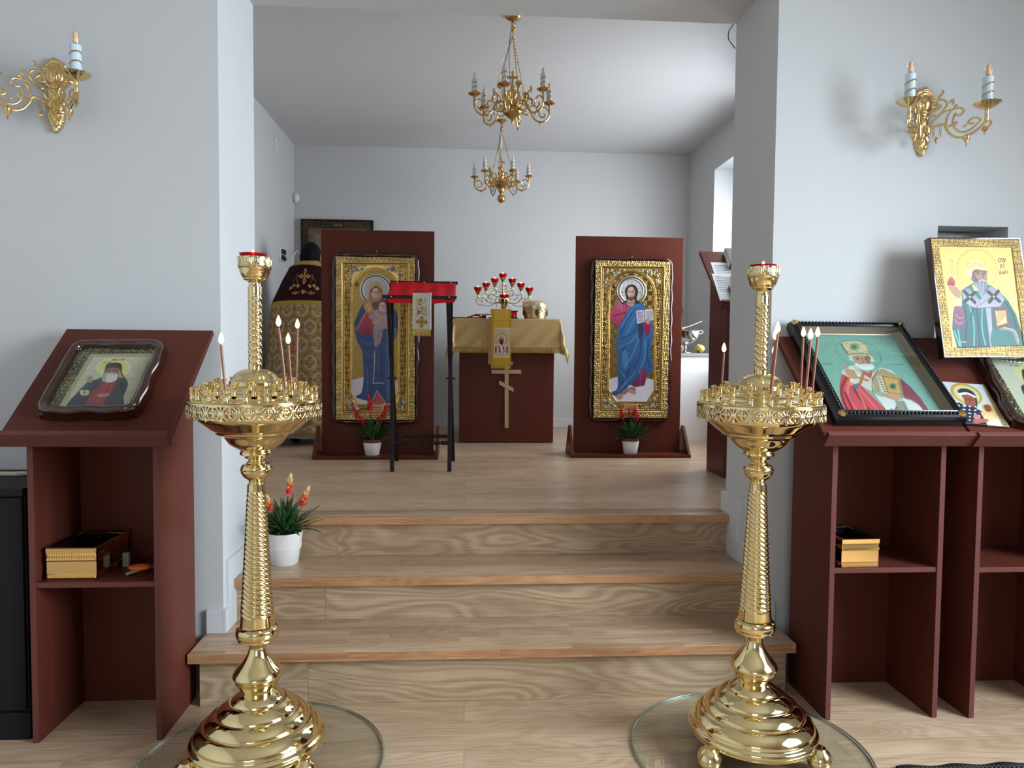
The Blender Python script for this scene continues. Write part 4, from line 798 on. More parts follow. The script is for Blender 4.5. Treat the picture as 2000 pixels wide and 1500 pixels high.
def beaded_frame(t, up, w, h, n):
    # sloping bronze slip inside, then the deep black moulding with a twisted bead
    for nm, m_, prof in (('slip', 'brass_antique', [(0, n+.001), (.004, n+.004), (.016, n+.03), (.018, n+.03), (.018, n)]), ('moulding', 'black_gloss', [(.018, .001), (.018, n+.034), (.022, n+.038), (.026, n+.036), (.04, n+.034), (.046, n+.028), (.052, n+.012), (.05, .001)])):
        mb = MB(); rows = []
        for (o, z) in prof: rows.append([(-w/2-o, -h/2-o, z), (w/2+o, -h/2-o, z), (w/2+o, h/2+o, z), (-w/2-o, h/2+o, z), (-w/2-o, -h/2-o, z)])
        mb.grid(rows); build(nm, mb, 'slip_bronze' if nm == 'slip' else m_, t, smooth=False)
    mb = MB(); o = .032; L = [((-w/2-o, -h/2-o), (w/2+o, -h/2-o)), ((w/2+o, -h/2-o), (w/2+o, h/2+o)), ((w/2+o, h/2+o), (-w/2-o, h/2+o)), ((-w/2-o, h/2+o), (-w/2-o, -h/2-o))]
    for a, b in L:
        d = math.dist(a, b); k = int(d/.0135)
        for i in range(1, k):
            q = i/k; mb.ball((a[0]+(b[0]-a[0])*q, a[1]+(b[1]-a[1])*q, n+.036), .0058, 6)
    build('beading', mb, 'black_gloss', t)
    for sx in (-1, 1):
        for sy in (-1, 1):
            mb = MB(); c = (sx*(w/2+.034), sy*(h/2+.034), n+.034); mb.lathe([(0, -.004), (.013, -.004), (.0145, 0), (.012, .005), (.008, .006), (.006, .009), (0, .010)], c, 20); build('corner_boss', mb, 'brass_antique', t)
    mb = MB(); mb.box(-w/2-.017, w/2+.017, -h/2-.017, h/2+.017, n+.030, n+.032); build('pane', mb, 'clear_glass', t, smooth=False)
    mb = MB(); mb.box(-w/2-.045, w/2+.045, -h/2-.045, h/2+.045, .0005, n-.005); build('backing', mb, 'black_gloss', t, smooth=False)
mat('slip_bronze', (.30, .23, .15), .35, .7)
beaded_frame(t, up, w, h, .014)
def paint_small_mother(A):
    A.crop = (1700, 600, 5); M = np.ones((A.ny, A.nx), bool); A.put(M, (222, 204, 150), m=.6, z=.002); A.emboss(M, 'scroll', .016, .0006, .35)
    A.poly([(690, 745), (1060, 745), (1290, 1150), (880, 1150)], (206, 216, 228), (226, 220, 200), smooth=False, m=.25)
    A.ell(930, 845, 150, 92, (222, 190, 90), m=.5, rot=.35); A.ell(930, 845, 122, 74, (240, 226, 170), m=.4, rot=.35)
    A.poly([(850, 930), (930, 960), (1010, 980), (1100, 1020), (1150, 1150), (880, 1150), (820, 1000)], (24, 44, 60), (20, 40, 60))
    A.poly([(850, 820), (900, 790), (980, 810), (1020, 870), (1030, 960), (1000, 1010), (930, 960), (900, 880)], (30, 50, 70)); A.line([(870, 850), (930, 835), (1000, 860)], 26, (236, 232, 226)); A.poly([(900, 860), (960, 850), (1005, 880), (1015, 940), (980, 960), (930, 940)], (150, 84, 66)); A.line([(955, 870), (965, 915)], 6, (90, 44, 36)); A.line([(920, 885), (945, 890)], 6, (40, 24, 22)); A.line([(970, 890), (995, 897)], 6, (40, 24, 22)); A.line([(945, 932), (975, 936)], 6, (120, 40, 36))
    for i in range(26): A.ell(850+(i*53 % 210), 960+(i*37 % 185), 10, 7, (236, 232, 220))
    A.ell(1130, 965, 62, 40, (232, 206, 120), m=.5, rot=.3); A.poly([(1090, 940), (1140, 935), (1165, 985), (1120, 1000)], (130, 70, 56)); A.poly([(1060, 1010), (1200, 1000), (1280, 1140), (1140, 1150)], (214, 176, 110), (240, 226, 200), smooth=False); A.poly([(1000, 1050), (1060, 1040), (1060, 1090), (1010, 1090)], (196, 130, 120)); A.poly([(1000, 1100), (1120, 1080), (1140, 1110), (1020, 1140)], (180, 96, 90))
MC = [(1836, 748), (1916, 748), (1972, 830), (1874, 830)]
t, up, w, h = slope_icon(SC_, MC, .010, 'small unframed silver icon of a mother and child, between two framed icons', paint_small_mother, .0, .01, '', 90, name='icon')
def paint_monk(A):
    allm = np.ones((A.ny, A.nx), bool); A.put(allm, (176, 168, 118), m=.85, z=.004); A.emboss(allm, 'scroll', .03, .0022, .7); A.crop = (1700, 600, 5)
    M = A.poly([(1200, 545), (1800, 545), (2150, 1160), (1560, 1160)], (206, 204, 186), (196, 194, 170), smooth=False, m=0, z=.001); A.line([(1195, 540), (1800, 540)], 8, (200, 190, 150), smooth=False, m=.6, z=.006)
    A.clip = M; A.ell(1560, 650, 150, 95, (222, 214, 150), rot=.3); A.poly([(1480, 620), (1560, 600), (1640, 660), (1660, 760), (1600, 800), (1520, 760)], (40, 36, 60)); A.poly([(1530, 650), (1590, 640), (1620, 720), (1580, 760), (1540, 720)], (140, 104, 90)); A.poly([(1490, 770), (1700, 780), (2000, 1160), (1640, 1160), (1520, 900)], (52, 48, 52)); A.clip = None
    lettering(A, 1370, 572, 16, 11, 'СВ ПРП', (90, 90, 80))
KC = [(1922, 696), (2050, 697), (2135, 829), (1990, 829)]
t, up, w, h = slope_icon(SC_, KC, .022, 'wavy dark-framed icon cut by the right picture edge, on the right-hand lectern', paint_monk, .02, .03, 'kiot_brown', 120)
kiot_small(t, up, w, h, .022, .032, .045)
# ---- the gold icon standing on the slope and leaning on the wall
def paint_leaning(A):
    A.crop = (1800, 440, 5.77); M = np.ones((A.ny, A.nx), bool); A.put(M, (204, 168, 98), m=.45, z=.003); A.emboss(M, 'scroll', .020, .0007, .5)
    M = A.poly([(250, 240), (1060, 250), (1150, 1360), (352, 1370)], (196, 164, 98), smooth=False, m=.45, z=.0)
    A.clip = M
    for r, c in ((232, (140, 100, 44)), (218, (204, 166, 92))): A.ell(662, 500, r, r*1.02, c, m=.45)
    for i in range(70): a = 2*PI*i/70; A.ell(662+224*math.cos(a), 500+229*math.sin(a), 5, 6, (240, 220, 150), m=.8)
    # robe
    A.poly([(600, 650), (720, 650), (800, 670), (900, 740), (1000, 850), (1080, 1000), (1150, 1250), (1152, 1372), (400, 1372), (355, 1150), (370, 980), (480, 860), (470, 730)], (44, 120, 116), (28, 78, 84), m=0, smooth=False)
    for i, L in enumerate(([(560, 900), (600, 1100), (590, 1350)], [(640, 930), (650, 1150), (660, 1350)], [(700, 930), (690, 1150), (720, 1350)], [(500, 900), (520, 1100), (480, 1350)], [(420, 1150), (440, 1350)], [(960, 860), (1040, 1000), (1080, 1160)], [(380, 1180), (430, 1350)], [(600, 930), (560, 1060)])): A.line(L, 14, ((86, 178, 172), (16, 54, 58))[i % 2])
    A.poly([(395, 900), (480, 910), (500, 1060), (460, 1160), (400, 1140), (370, 1040)], (140, 84, 110), (104, 60, 90)); A.line([(400, 990), (440, 1040), (490, 1020)], 9, (184, 130, 156)); A.line([(390, 1050), (430, 1100), (480, 1080)], 9, (184, 130, 156)); A.poly([(405, 820), (475, 830), (475, 905), (395, 900)], (232, 206, 150), smooth=False)
    # pallium
    A.poly([(475, 735), (560, 700), (680, 840), (800, 680), (900, 740), (960, 830), (900, 920), (620, 925), (500, 860)], (150, 148, 160), (176, 174, 184), smooth=False); A.poly([(740, 920), (800, 915), (810, 1370), (775, 1370)], (166, 166, 178), smooth=False); A.line([(480, 740), (640, 900)], 6, (96, 92, 104)); A.line([(900, 750), (640, 910)], 6, (96, 92, 104)); A.line([(540, 700), (700, 900)], 5, (110, 106, 118)); A.line([(500, 850), (620, 920), (900, 915)], 6, (96, 92, 104))
    crosses(A, 568, 800, 82, (22, 40, 50), .85); crosses(A, 838, 800, 82, (22, 40, 50), -.85); A.ell(568, 800, 12, 12, (220, 196, 130)); A.ell(838, 800, 12, 12, (220, 196, 130))
    A.poly([(800, 1180), (880, 1170), (1000, 1160), (1140, 1300), (1150, 1370), (810, 1370)], (30, 110, 106)); A.line([(900, 1160), (1040, 1190), (1090, 1330)], 34, (150, 130, 128)); A.line([(930, 1150), (1060, 1190), (1100, 1320)], 8, (206, 190, 180))
    A.poly([(820, 930), (975, 925), (1005, 1130), (845, 1170)], (120, 70, 70), smooth=False); A.poly([(848, 960), (965, 955), (975, 1100), (862, 1130)], (232, 204, 140), smooth=False); 
    for i in range(7): A.line([(862, 1110-i*22), (962, 1010-i*20)], 5, (130, 70, 40), smooth=False)
    # head
    A.poly([(590, 570), (620, 500), (760, 500), (770, 560), (760, 620), (720, 640), (620, 640)], (120, 84, 74)); A.poly([(640, 520), (760, 515), (770, 570), (740, 620), (660, 600)], (168, 128, 108)); A.line([(650, 525), (690, 518)], 9, (60, 44, 42)); A.line([(720, 520), (760, 528)], 9, (60, 44, 42)); A.ell(672, 542, 18, 8, (90, 62, 56)); A.ell(738, 545, 15, 8, (90, 62, 56)); A.line([(715, 530), (735, 590)], 8, (100, 66, 56))
    A.poly([(610, 560), (640, 640), (700, 605), (770, 610), (768, 680), (740, 740), (700, 810), (660, 730), (620, 680)], (128, 124, 138), (160, 158, 170)); 
    for i in range(6): A.line([(640+i*22, 640), (660+i*16, 700), (690+i*5, 780)], 5, (90, 86, 100) if i % 2 else (200, 200, 210))
    A.line([(680, 625), (720, 612), (765, 630)], 14, (190, 190, 200)); A.poly([(600, 660), (640, 690), (660, 730), (620, 730)], (226, 200, 130))
    A.poly([(540, 500), (560, 440), (640, 378), (720, 410), (780, 490), (760, 510), (640, 490), (590, 540), (590, 590), (550, 570)], (226, 206, 140), smooth=False, m=.3)
    for i in range(7): A.line([(560+i*28, 400+abs(i-3)*16), (566+i*28, 500)], 4, (150, 116, 60)); A.line([(552, 430+i*13), (765, 426+i*13)], 3, (150, 116, 60))
    A.line([(600, 545), (600, 500), (680, 480), (775, 498)], 16, (238, 224, 170)); A.line([(600, 520), (590, 580)], 14, (238, 224, 170))
    hand(A, [(345, 680), (420, 700), (465, 740), (460, 810), (410, 800), (360, 740)], [[(350, 700), (335, 660)], [(380, 700), (370, 650)], [(410, 710), (400, 670)], [(440, 740), (425, 700)]], 20, (190, 140, 116)); A.poly([(320, 650), (365, 570), (408, 620), (400, 670), (350, 670)], (200, 100, 84), (150, 60, 50))
    A.clip = None
    lettering(A, 902, 372, 44, 24, 'СПV', (96, 46, 14), gap=.3); lettering(A, 928, 440, 44, 22, 'РІ', (96, 46, 14)); lettering(A, 906, 508, 38, 28, 'ДWН', (96, 46, 14), gap=.3)
    for i in range(3): A.line([(372, 380+i*60), (372, 420+i*60)], 4, (160, 110, 60), smooth=False); A.line([(392, 385+i*60), (392, 420+i*60)], 4, (160, 110, 60), smooth=False)
    lettering(A, 446, 1296, 16, 10, 'АГИОС', (220, 220, 210))
SC4 = [(1827.5, 467), (1998.5, 467.5), (2024, 697), (1845, 694)]
def leaning():
    zb, yb_, zt_, yt_ = 1.294, 2.565, 1.737, 2.665
    P = [at(*SC4[0], Y=yt_), at(*SC4[1], Y=yt_), at(*SC4[2], Y=yb_), at(*SC4[3], Y=yb_)]
    w = ((P[1]-P[0]).length+(P[2]-P[3]).length)/2; h = ((P[3]-P[0]).length+(P[2]-P[1]).length)/2
    A = Art(w, h, 250, SC4); paint_leaning(A); b = (P[2]+P[3])/2; u = ((P[0]+P[1])/2-b).normalized(); x = (P[1]-P[0]).normalized(); nrm = x.cross(u).normalized(); u = nrm.cross(x)
    M = Matrix.Translation(b) @ Matrix((x, -nrm, u)).transposed().to_4x4(); t = bpy.data.objects.new('icon', None); COL.objects.link(t); t.matrix_world = M; tag(t, 'large gold icon of a bearded saint in green, standing upright against the wall niche', 'icon')
    A.mesh('painted_panel', t, 'icon_satin', .014, side=(50, 26, 24)); 
    mb = MB(); rows = []
    for (o, d) in ((0, .002), (0, -.003), (.004, -.003), (.0055, 0), (.0055, .028), (-.004, .03)): rows.append([(-w/2-o, d, -o), (w/2+o, d, -o), (w/2+o, d, h+o), (-w/2-o, d, h+o), (-w/2-o, d, -o)])
    mb.grid(rows); build('frame_edge', mb, 'kiot_brown', t, smooth=False); mb = MB(); mb.box(-w/2, w/2, .014, .029, 0, h); build('backing', mb, 'kiot_brown', t, smooth=False)
leaning()
# ---- old icon on the chancel's back wall
def back_icon():
    c = [(589, 431), (726, 434), (726, 640), (589, 637)]; w = .64; h = .98; A = Art(w, h, 120, c); M = np.ones((A.ny, A.nx), bool); A.put(M, (96, 78, 56), m=.5, z=.003); A.emboss(M, 'scroll', .05, .002, .7)
    A.poly([(602, 447), (714, 449), (714, 625), (602, 623)], (104, 90, 66), smooth=False, m=.2); A.poly([(614, 457), (700, 458), (700, 620), (614, 618)], (120, 108, 92), (90, 78, 60), smooth=False, m=0); A.poly([(640, 520), (657, 490), (674, 520), (690, 618), (624, 618)], (80, 50, 40)); A.ell(657, 500, 14, 16, (130, 100, 60)); A.ell(657, 502, 8, 11, (140, 100, 80)); A.poly([(650, 439), (668, 439), (668, 443), (650, 443)], (130, 90, 60), smooth=False)
    lettering(A, 648, 439.5, 3, 2.2, 'ГДЬ ВС', (60, 30, 20)); P = at(657.5, 431, Y=6.83)
    t = thing('icon', (P.x, 6.845, P.z-h), 'dark old icon in a thin black frame on the back wall behind the left board', 'icon'); A.mesh('painted_panel', t, 'icon_art', .02)
    mb = MB(); rows = []
    for (o, d) in ((-.002, -.006), (.01, -.01), (.014, 0), (.014, .03)): rows.append([(-w/2-o, d, -o), (w/2+o, d, -o), (w/2+o, d, h+o), (-w/2-o, d, h+o), (-w/2-o, d, -o)])
    mb.grid(rows); build('frame', mb, 'black_wood', t, smooth=False)
back_icon()
# ------------------------------------------------------------------ the altar and what stands on it
AY = 5.69; aw = .377; ax = at(988.5, 866, Y=AY).x; AZ = at(988, 622, Y=AY).z
alt = thing('altar_table', (ax, AY+aw, Z3), 'square mahogany altar table with a three-barred cross on its front', 'altar')
AH = AZ-Z3-.004
mb = MB(); mb.box(-aw, aw, -aw, aw, .004, AH-.03); build('body', mb, 'mahogany', alt, smooth=False, bev=.002)
boxo('top_board', 'mahogany', alt, -aw-.035, aw+.035, -aw-.015, aw+.035, AH-.03, AH)
cr = lambda x, y: at(x, y, Y=AY-.01); mb = MB()
DY = [0]
def crbar(pts): mb.prism([((cr(*p).x-ax), cr(*p).z-Z3) for p in pts], -aw-.012-DY[0], -aw-DY[0]*.5, 'XZ')
crbar([(985.7, 700), (993.3, 700), (993, 836), (985.8, 836)]); DY[0] = .001; crbar([(977, 706.5), (1001.5, 706.5), (1001.5, 713), (977, 713)]); crbar([(960, 722.3), (1018, 722.3), (1018, 730), (960, 730)]); DY[0] = .0015; crbar([(975, 743), (975, 751), (1003, 766), (1003, 758)])
build('cross', mb, 'cross_wood', alt, smooth=False, bev=.0008)
# cloth: flat top, four flaps, cones at the corners
def altar_cloth():
    W2, D2 = aw+.038, aw+.038; drop = .235; n = 96; t = thing('altar_cloth', (ax, AY+aw, Z3+AH+.001), 'pale gold satin cloth with fringe draped over the altar table', 'tablecloth'); S = W2+drop
    def P(a, b):
        dx, dy = max(abs(a)-W2, 0), max(abs(b)-D2, 0); x = max(-W2, min(W2, a)); y = max(-D2, min(D2, b)); r = math.hypot(dx, dy)
        if r < 1e-9: return Vector((x, y, 0))
        ux, uy = math.copysign(dx/r, a), math.copysign(dy/r, b); flare = .10+.16*(2*dx*dy/(r*r)); rip = .006*math.sin((a-b)*38)*min(1, r/.2)
        lean = flare*r+rip+.004; z = -math.sqrt(max(r*r-lean*lean, 0)); return Vector((x+ux*lean, y+uy*lean, z+.0))
    co = np.linspace(-S, S, n); mb = MB(); mb.grid([[P(a, b) for a in co] for b in co]); build('cloth', mb, 'gold_satin', t, ang=180, solid=.002)
    f = MB(); rnd = random.Random(4)
    for side in range(4):
        for k in range(int(2*S/.0042)):
            q = -S+2*S*k/int(2*S/.0042); a, b = [(q, -S), (S, q), (q, S), (-S, q)][side]; p = P(a, b); p2 = P(a*.985, b*.985); d = (p-p2).normalized(); d = (d*.5+Vector((0, 0, -1))).normalized()
            tx = Vector((1, 0, 0)) if side % 2 == 0 else Vector((0, 1, 0)); L = .034+rnd.random()*.006; w_ = .0016; off = Vector((rnd.uniform(-.002, .002), rnd.uniform(-.002, .002), 0))
            f.add([p-tx*w_-d*.004, p+tx*w_-d*.004, p+tx*w_*.7+d*L+off, p-tx*w_*.7+d*L+off], [(0, 1, 2, 3)])
    build('fringe', f, 'fringe', t, smooth=False, solid=.001)
altar_cloth()
TOPZ = Z3+AH+.004
def onalt(px, py, Y): return at(px, py, Y=Y)
# gospel case with the hanging ribbon
mb = None; yb0 = AY+.06; c0 = at(986, 611, Y=yb0)
t = thing('book', (c0.x, yb0, TOPZ), 'dark covered altar book lying flat under the yellow embroidered ribbon', 'book'); k = 1400/yb0
boxo('cover', 'black_wood', t, -.108, .105, -.005, .2, .058, .066); boxo('cover', 'black_wood', t, -.108, .105, -.005, .2, .002, .01); boxo('page_block', 'red_cloth', t, -.1, .098, .004, .19, .01, .058)
for sx in (.03, .07): boxo('clasp', 'brass', t, sx, sx+.008, -.006, .003, .008, .03)
# ribbon
def ribbon():
    t = thing('ribbon', (at(978, 605, Y=AY).x, AY-.09, TOPZ+.066), 'yellow embroidered ribbon with a bishop portrait hanging before the altar cloth', 'cloth'); wt = .155; L = .437
    A = Art(wt, L, 80, [(959, 605), (997, 605), (994, 717), (956.5, 717)]); A.crop = (840, 500, 3.947); M = np.ones((A.ny, A.nx), bool); A.put(M, (206, 166, 62), (196, 152, 50)); A.mottle(M, .05, 2)
    A.line([(482, 415), (472, 850)], 12, (176, 138, 44)); A.line([(612, 415), (600, 850)], 16, (178, 140, 50)); A.line([(475, 505), (615, 505)], 4, (168, 130, 44), smooth=False)
    A.poly([(490, 570), (612, 570), (600, 785), (480, 785)], (196, 180, 150), smooth=False); A.line([(490, 565), (612, 565)], 8, (214, 204, 170)); A.line([(480, 790), (600, 790)], 8, (214, 204, 170)); A.ell(541, 648, 46, 48, (176, 150, 96)); A.ell(541, 648, 36, 38, (214, 196, 150)); A.poly([(485, 700), (541, 690), (598, 700), (592, 755), (484, 755)], (206, 190, 186), smooth=False)
    for dx in (-42, -14, 14, 42): A.line([(541+dx, 712), (541+dx, 752)], 12, (150, 50, 44), smooth=False)
    A.line([(520, 690), (560, 752)], 10, (236, 232, 230)); crosses(A, 560, 742, 10, (60, 60, 80)); crosses(A, 520, 705, 8, (60, 60, 80)); A.ell(541, 650, 20, 30, (120, 70, 56)); A.ell(541, 642, 17, 20, (196, 160, 130)); A.ell(534, 645, 4, 2.5, (40, 26, 24)); A.ell(548, 645, 4, 2.5, (40, 26, 24)); A.poly([(524, 655), (541, 652), (558, 655), (552, 684), (541, 696), (530, 684)], (84, 50, 42)); A.line([(541, 642), (541, 656)], 3, (130, 84, 70), smooth=False)
    A.mesh('band', t, 'brocade', .004, side=(176, 130, 50), xf=Matrix.Translation((0, 0, -L)))
    mb = MB(); mb.box(-wt/2-.022, -wt/2+.06, .006, .009, -L+.01, -.06); build('underlayer', mb, 'gold_satin_back', t, smooth=False)
    mb = MB(); mb.box(-wt/2, wt/2, .0, .2, .001, .004); build('top_fold', mb, 'gold_satin', t, smooth=False)
    f = MB()
    for i in range(48): x = -wt/2+wt*(i+.5)/48; l_ = .022+(i*7 % 5)*.001; f.add([(x-.001, 0, -L), (x+.001, 0, -L), (x+.001, -.002, -L-l_), (x-.001, -.002, -L-l_)], [(0, 1, 2, 3)])
    build('fringe', f, 'fringe', t, smooth=False, solid=.001)
ribbon()
# seven-branched lampstand
def branch_lamp():
    y = AY+.34; s = y/1400*1.0; P = lambda zx, zy, dy=0: Vector((at(900+zx/11.11, 520+zy/11.11, Y=y).x-bx, dy, at(900+zx/11.11, 520+zy/11.11, Y=y).z-TOPZ)); bx = at(900+920/11.11, 560, Y=y).x
    t = thing('branched_lamp', (bx, y, TOPZ), 'gilt branched lampstand with seven red glass cups at the back of the altar', 'lampstand')
    r0 = .0032; mb = MB(); mb.lathe(spl_prof([(0, 0), (.075, 0), (.078, .008), (.06, .02), (.03, .035), (.012, .055), (.016, .07), (.011, .085), (.011, .1), (.018, .11), (.010, .125), (.007, P(920, 380).z)]), n=40); build('stem', mb, 'brass_antique', t)
    def scr(*Ls):
        for L in Ls:
            for sg in (1, -1):
                mb2 = MB(); pts = [P(p[0], p[1]) for p in L]; pts = [Vector((q.x*sg, q.y, q.z)) for q in pts]; mbx.tube([Vector(v) for v in spline([tuple(v) for v in pts], 5)], r0, 7)
    Ls = [[(920, 870), (860, 800), (800, 780), (620, 860), (440, 840), (350, 815)], [(350, 815), (330, 740), (350, 690), (390, 690), (410, 730), (385, 745)], [(440, 760), (480, 790), (490, 760), (450, 740), (430, 700), (490, 690), (560, 730), (610, 790), (750, 800)],
          [(560, 600), (520, 620), (525, 700), (580, 770)], [(560, 610), (600, 640), (590, 680), (570, 670)], [(740, 510), (700, 550), (710, 610), (780, 660), (880, 650)], [(740, 520), (780, 550), (770, 590), (745, 585)], [(600, 640), (660, 610), (740, 640), (790, 680), (740, 740), (770, 790), (860, 800)], [(610, 660), (640, 720), (690, 700), (680, 675)], [(850, 900), (890, 860), (850, 800), (780, 800), (770, 860), (800, 880)], [(920, 500), (870, 500), (840, 460), (870, 420), (905, 440)], [(920, 560), (850, 560), (800, 540)]]
    mbx = MB(); scr(*Ls); build('scrollwork', mbx, 'brass_antique', t)
    cups = [(372, 455, 655), (548, 365, 570), (738, 270, 482), (912, 165, 372), (1118, 275, 482), (1305, 375, 578), (1485, 468, 672)]
    for i, (zx, zt, zb) in enumerate(cups):
        b = P(zx, zb); h = P(zx, zt).z-b.z; R = 93/11.11*y/1400
        mb = MB(); mb.lathe([(0, -.006), (R*.7, -.004), (R*.7, -.002), (.006, 0), (.006, h*.08), (R*.28, h*.16), (R*.5, h*.4), (R*.78, h*.7), (R*.75, h*.7), (R*.45, h*.38), (0, h*.2)], b, 24); c = build('lamp_cup', mb, 'brass', t)
        mb = MB(); mb.lathe([(0, h*.4), (R*.62, h*.55), (R*.80, h*.68), (R*1.0, h), (R*.93, h), (R*.7, h*.6), (0, h*.5)], b, 24); build('red_glass', mb, 'red_glass', c)
        fl = flame(c, b+Vector((0, 0, h*.86)), .024, .0065, 'flame_votive')
    return t
branch_lamp()
def small_lamp():
    y = AY+.13; b = at(900+945/11.11, 520+905/11.11, Y=y); sc_ = y/1400/11.11; H = lambda zy: (905-zy)*sc_; b.z = TOPZ+.0665
    t = thing('oil_lamp', b, 'small gilt footed lamp with red glass standing on the altar book', 'oil lamp')
    mb = MB(); mb.lathe(spl_prof([(0, 0), (50*sc_, 0), (52*sc_, H(890)), (25*sc_, H(870)), (30*sc_, H(850)), (60*sc_, H(800)), (75*sc_, H(770)), (80*sc_, H(740)), (112*sc_, H(720)), (116*sc_, H(650)), (100*sc_, H(625)), (98*sc_, H(625))]), n=40, fn=lambda a, z, r: r*(1+.04*math.cos(a*8)), cap=False); build('body', mb, 'brass', t)
    mb = MB(); mb.lathe([(0, H(650)), (80*sc_, H(640)), (98*sc_, H(600)), (112*sc_, H(555)), (106*sc_, H(555)), (90*sc_, H(610)), (0, H(630))], n=28); build('red_glass', mb, 'red_glass', t); flame(t, (0, 0, H(580)), .028, .007, 'flame_votive')
small_lamp()
def mitre():
    y = AY+.12; b = at(900+1610/11.11, 520+1120/11.11, Y=y); k = y/1400/11.11; R = 262*k; H = 410*k
    t = thing('mitre', (b.x, y, TOPZ), 'squat gold embroidered mitre with an oval medallion on the altar table', 'hat')
    prof = [(0, 0), (.88, 0), (.9, .04), (.93, .25), (1.0, .45), (1.06, .62), (1.04, .78), (.92, .9), (.6, .98), (0, 1)]
    mb = MB(); mb.lathe([(r*R, z*H) for r, z in spl_prof(prof, 5)], n=120, fn=lambda a, z, r: r+(.0022*math.sin(a*14+6*math.sin(z*90))*math.cos(z*180+a*3) if r > .02 and .03*H < z < .9*H else 0)); build('crown', mb, 'mitre_gold', t)
    for zz in (.03, .13): mb = MB(); mb.lathe([(R*.9, zz*H), (R*.935, zz*H+.003), (R*.945, zz*H+.008), (R*.93, zz*H+.012)], n=80, cap=False); build('border', mb, 'brass', t)
    for a in (-1.5, -.2, -2.9):
        mb = MB(Matrix.Rotation(a+PI/2, 4, 'Z') @ Matrix.Translation((0, -R*1.0, H*.35)) @ Matrix.Rotation(PI/2, 4, 'X')); mb.lathe([(0, .004), (.010, .004), (.014, .003), (.016, -.004)], n=24, sy=1.7, cap=False); build('medallion', mb, 'charcoal', t)
mat('mitre_gold', (.72, .58, .32), .3, .75)
mitre()
# things at the left end of the altar
t = thing('book', (at(905, 620, Y=AY+.1).x, AY+.1, TOPZ), 'thin closed book lying at the left end of the altar table', 'book'); boxo('cover', 'maroon_leather', t, -.09, .05, 0, .16, 0, .012); boxo('page_block', 'paper', t, -.088, .052, .003, .157, .002, .010)
t = thing('folded_cloth', (at(930, 620, Y=AY+.08).x, AY+.08, TOPZ), 'crumpled red cloth beside the altar book', 'cloth'); mb = MB()
mb.grid([[(-.07+.14*i/16, .12*j/10, .012+.022*math.exp(-((i-8)/5)**2)*(1-.3*j/10)+.004*math.sin(i*1.9+j)) for i in range(17)] for j in range(11)]); mb.box(-.06, .06, .01, .11, .001, .012); build('cloth', mb, 'red_cloth', t)
t = thing('hand_cross', (at(938, 612, Y=AY+.09).x, AY+.16, TOPZ+.0345), 'dark wooden hand cross lying on the red cloth', 'cross'); mb = MB(); mb.box(-.03, .09, -.008, .008, 0, .008); mb.box(.045, .06, -.035, .035, 0, .008); build('cross_body', mb, 'pale_wood', t, smooth=False, bev=.001)
t = thing('block', (at(944, 620, Y=AY+.12).x, AY+.2, TOPZ), 'small brown wooden block beneath the hand cross', 'block'); boxo('body', 'mahogany', t, -.01, .025, -.02, .02, 0, .033)
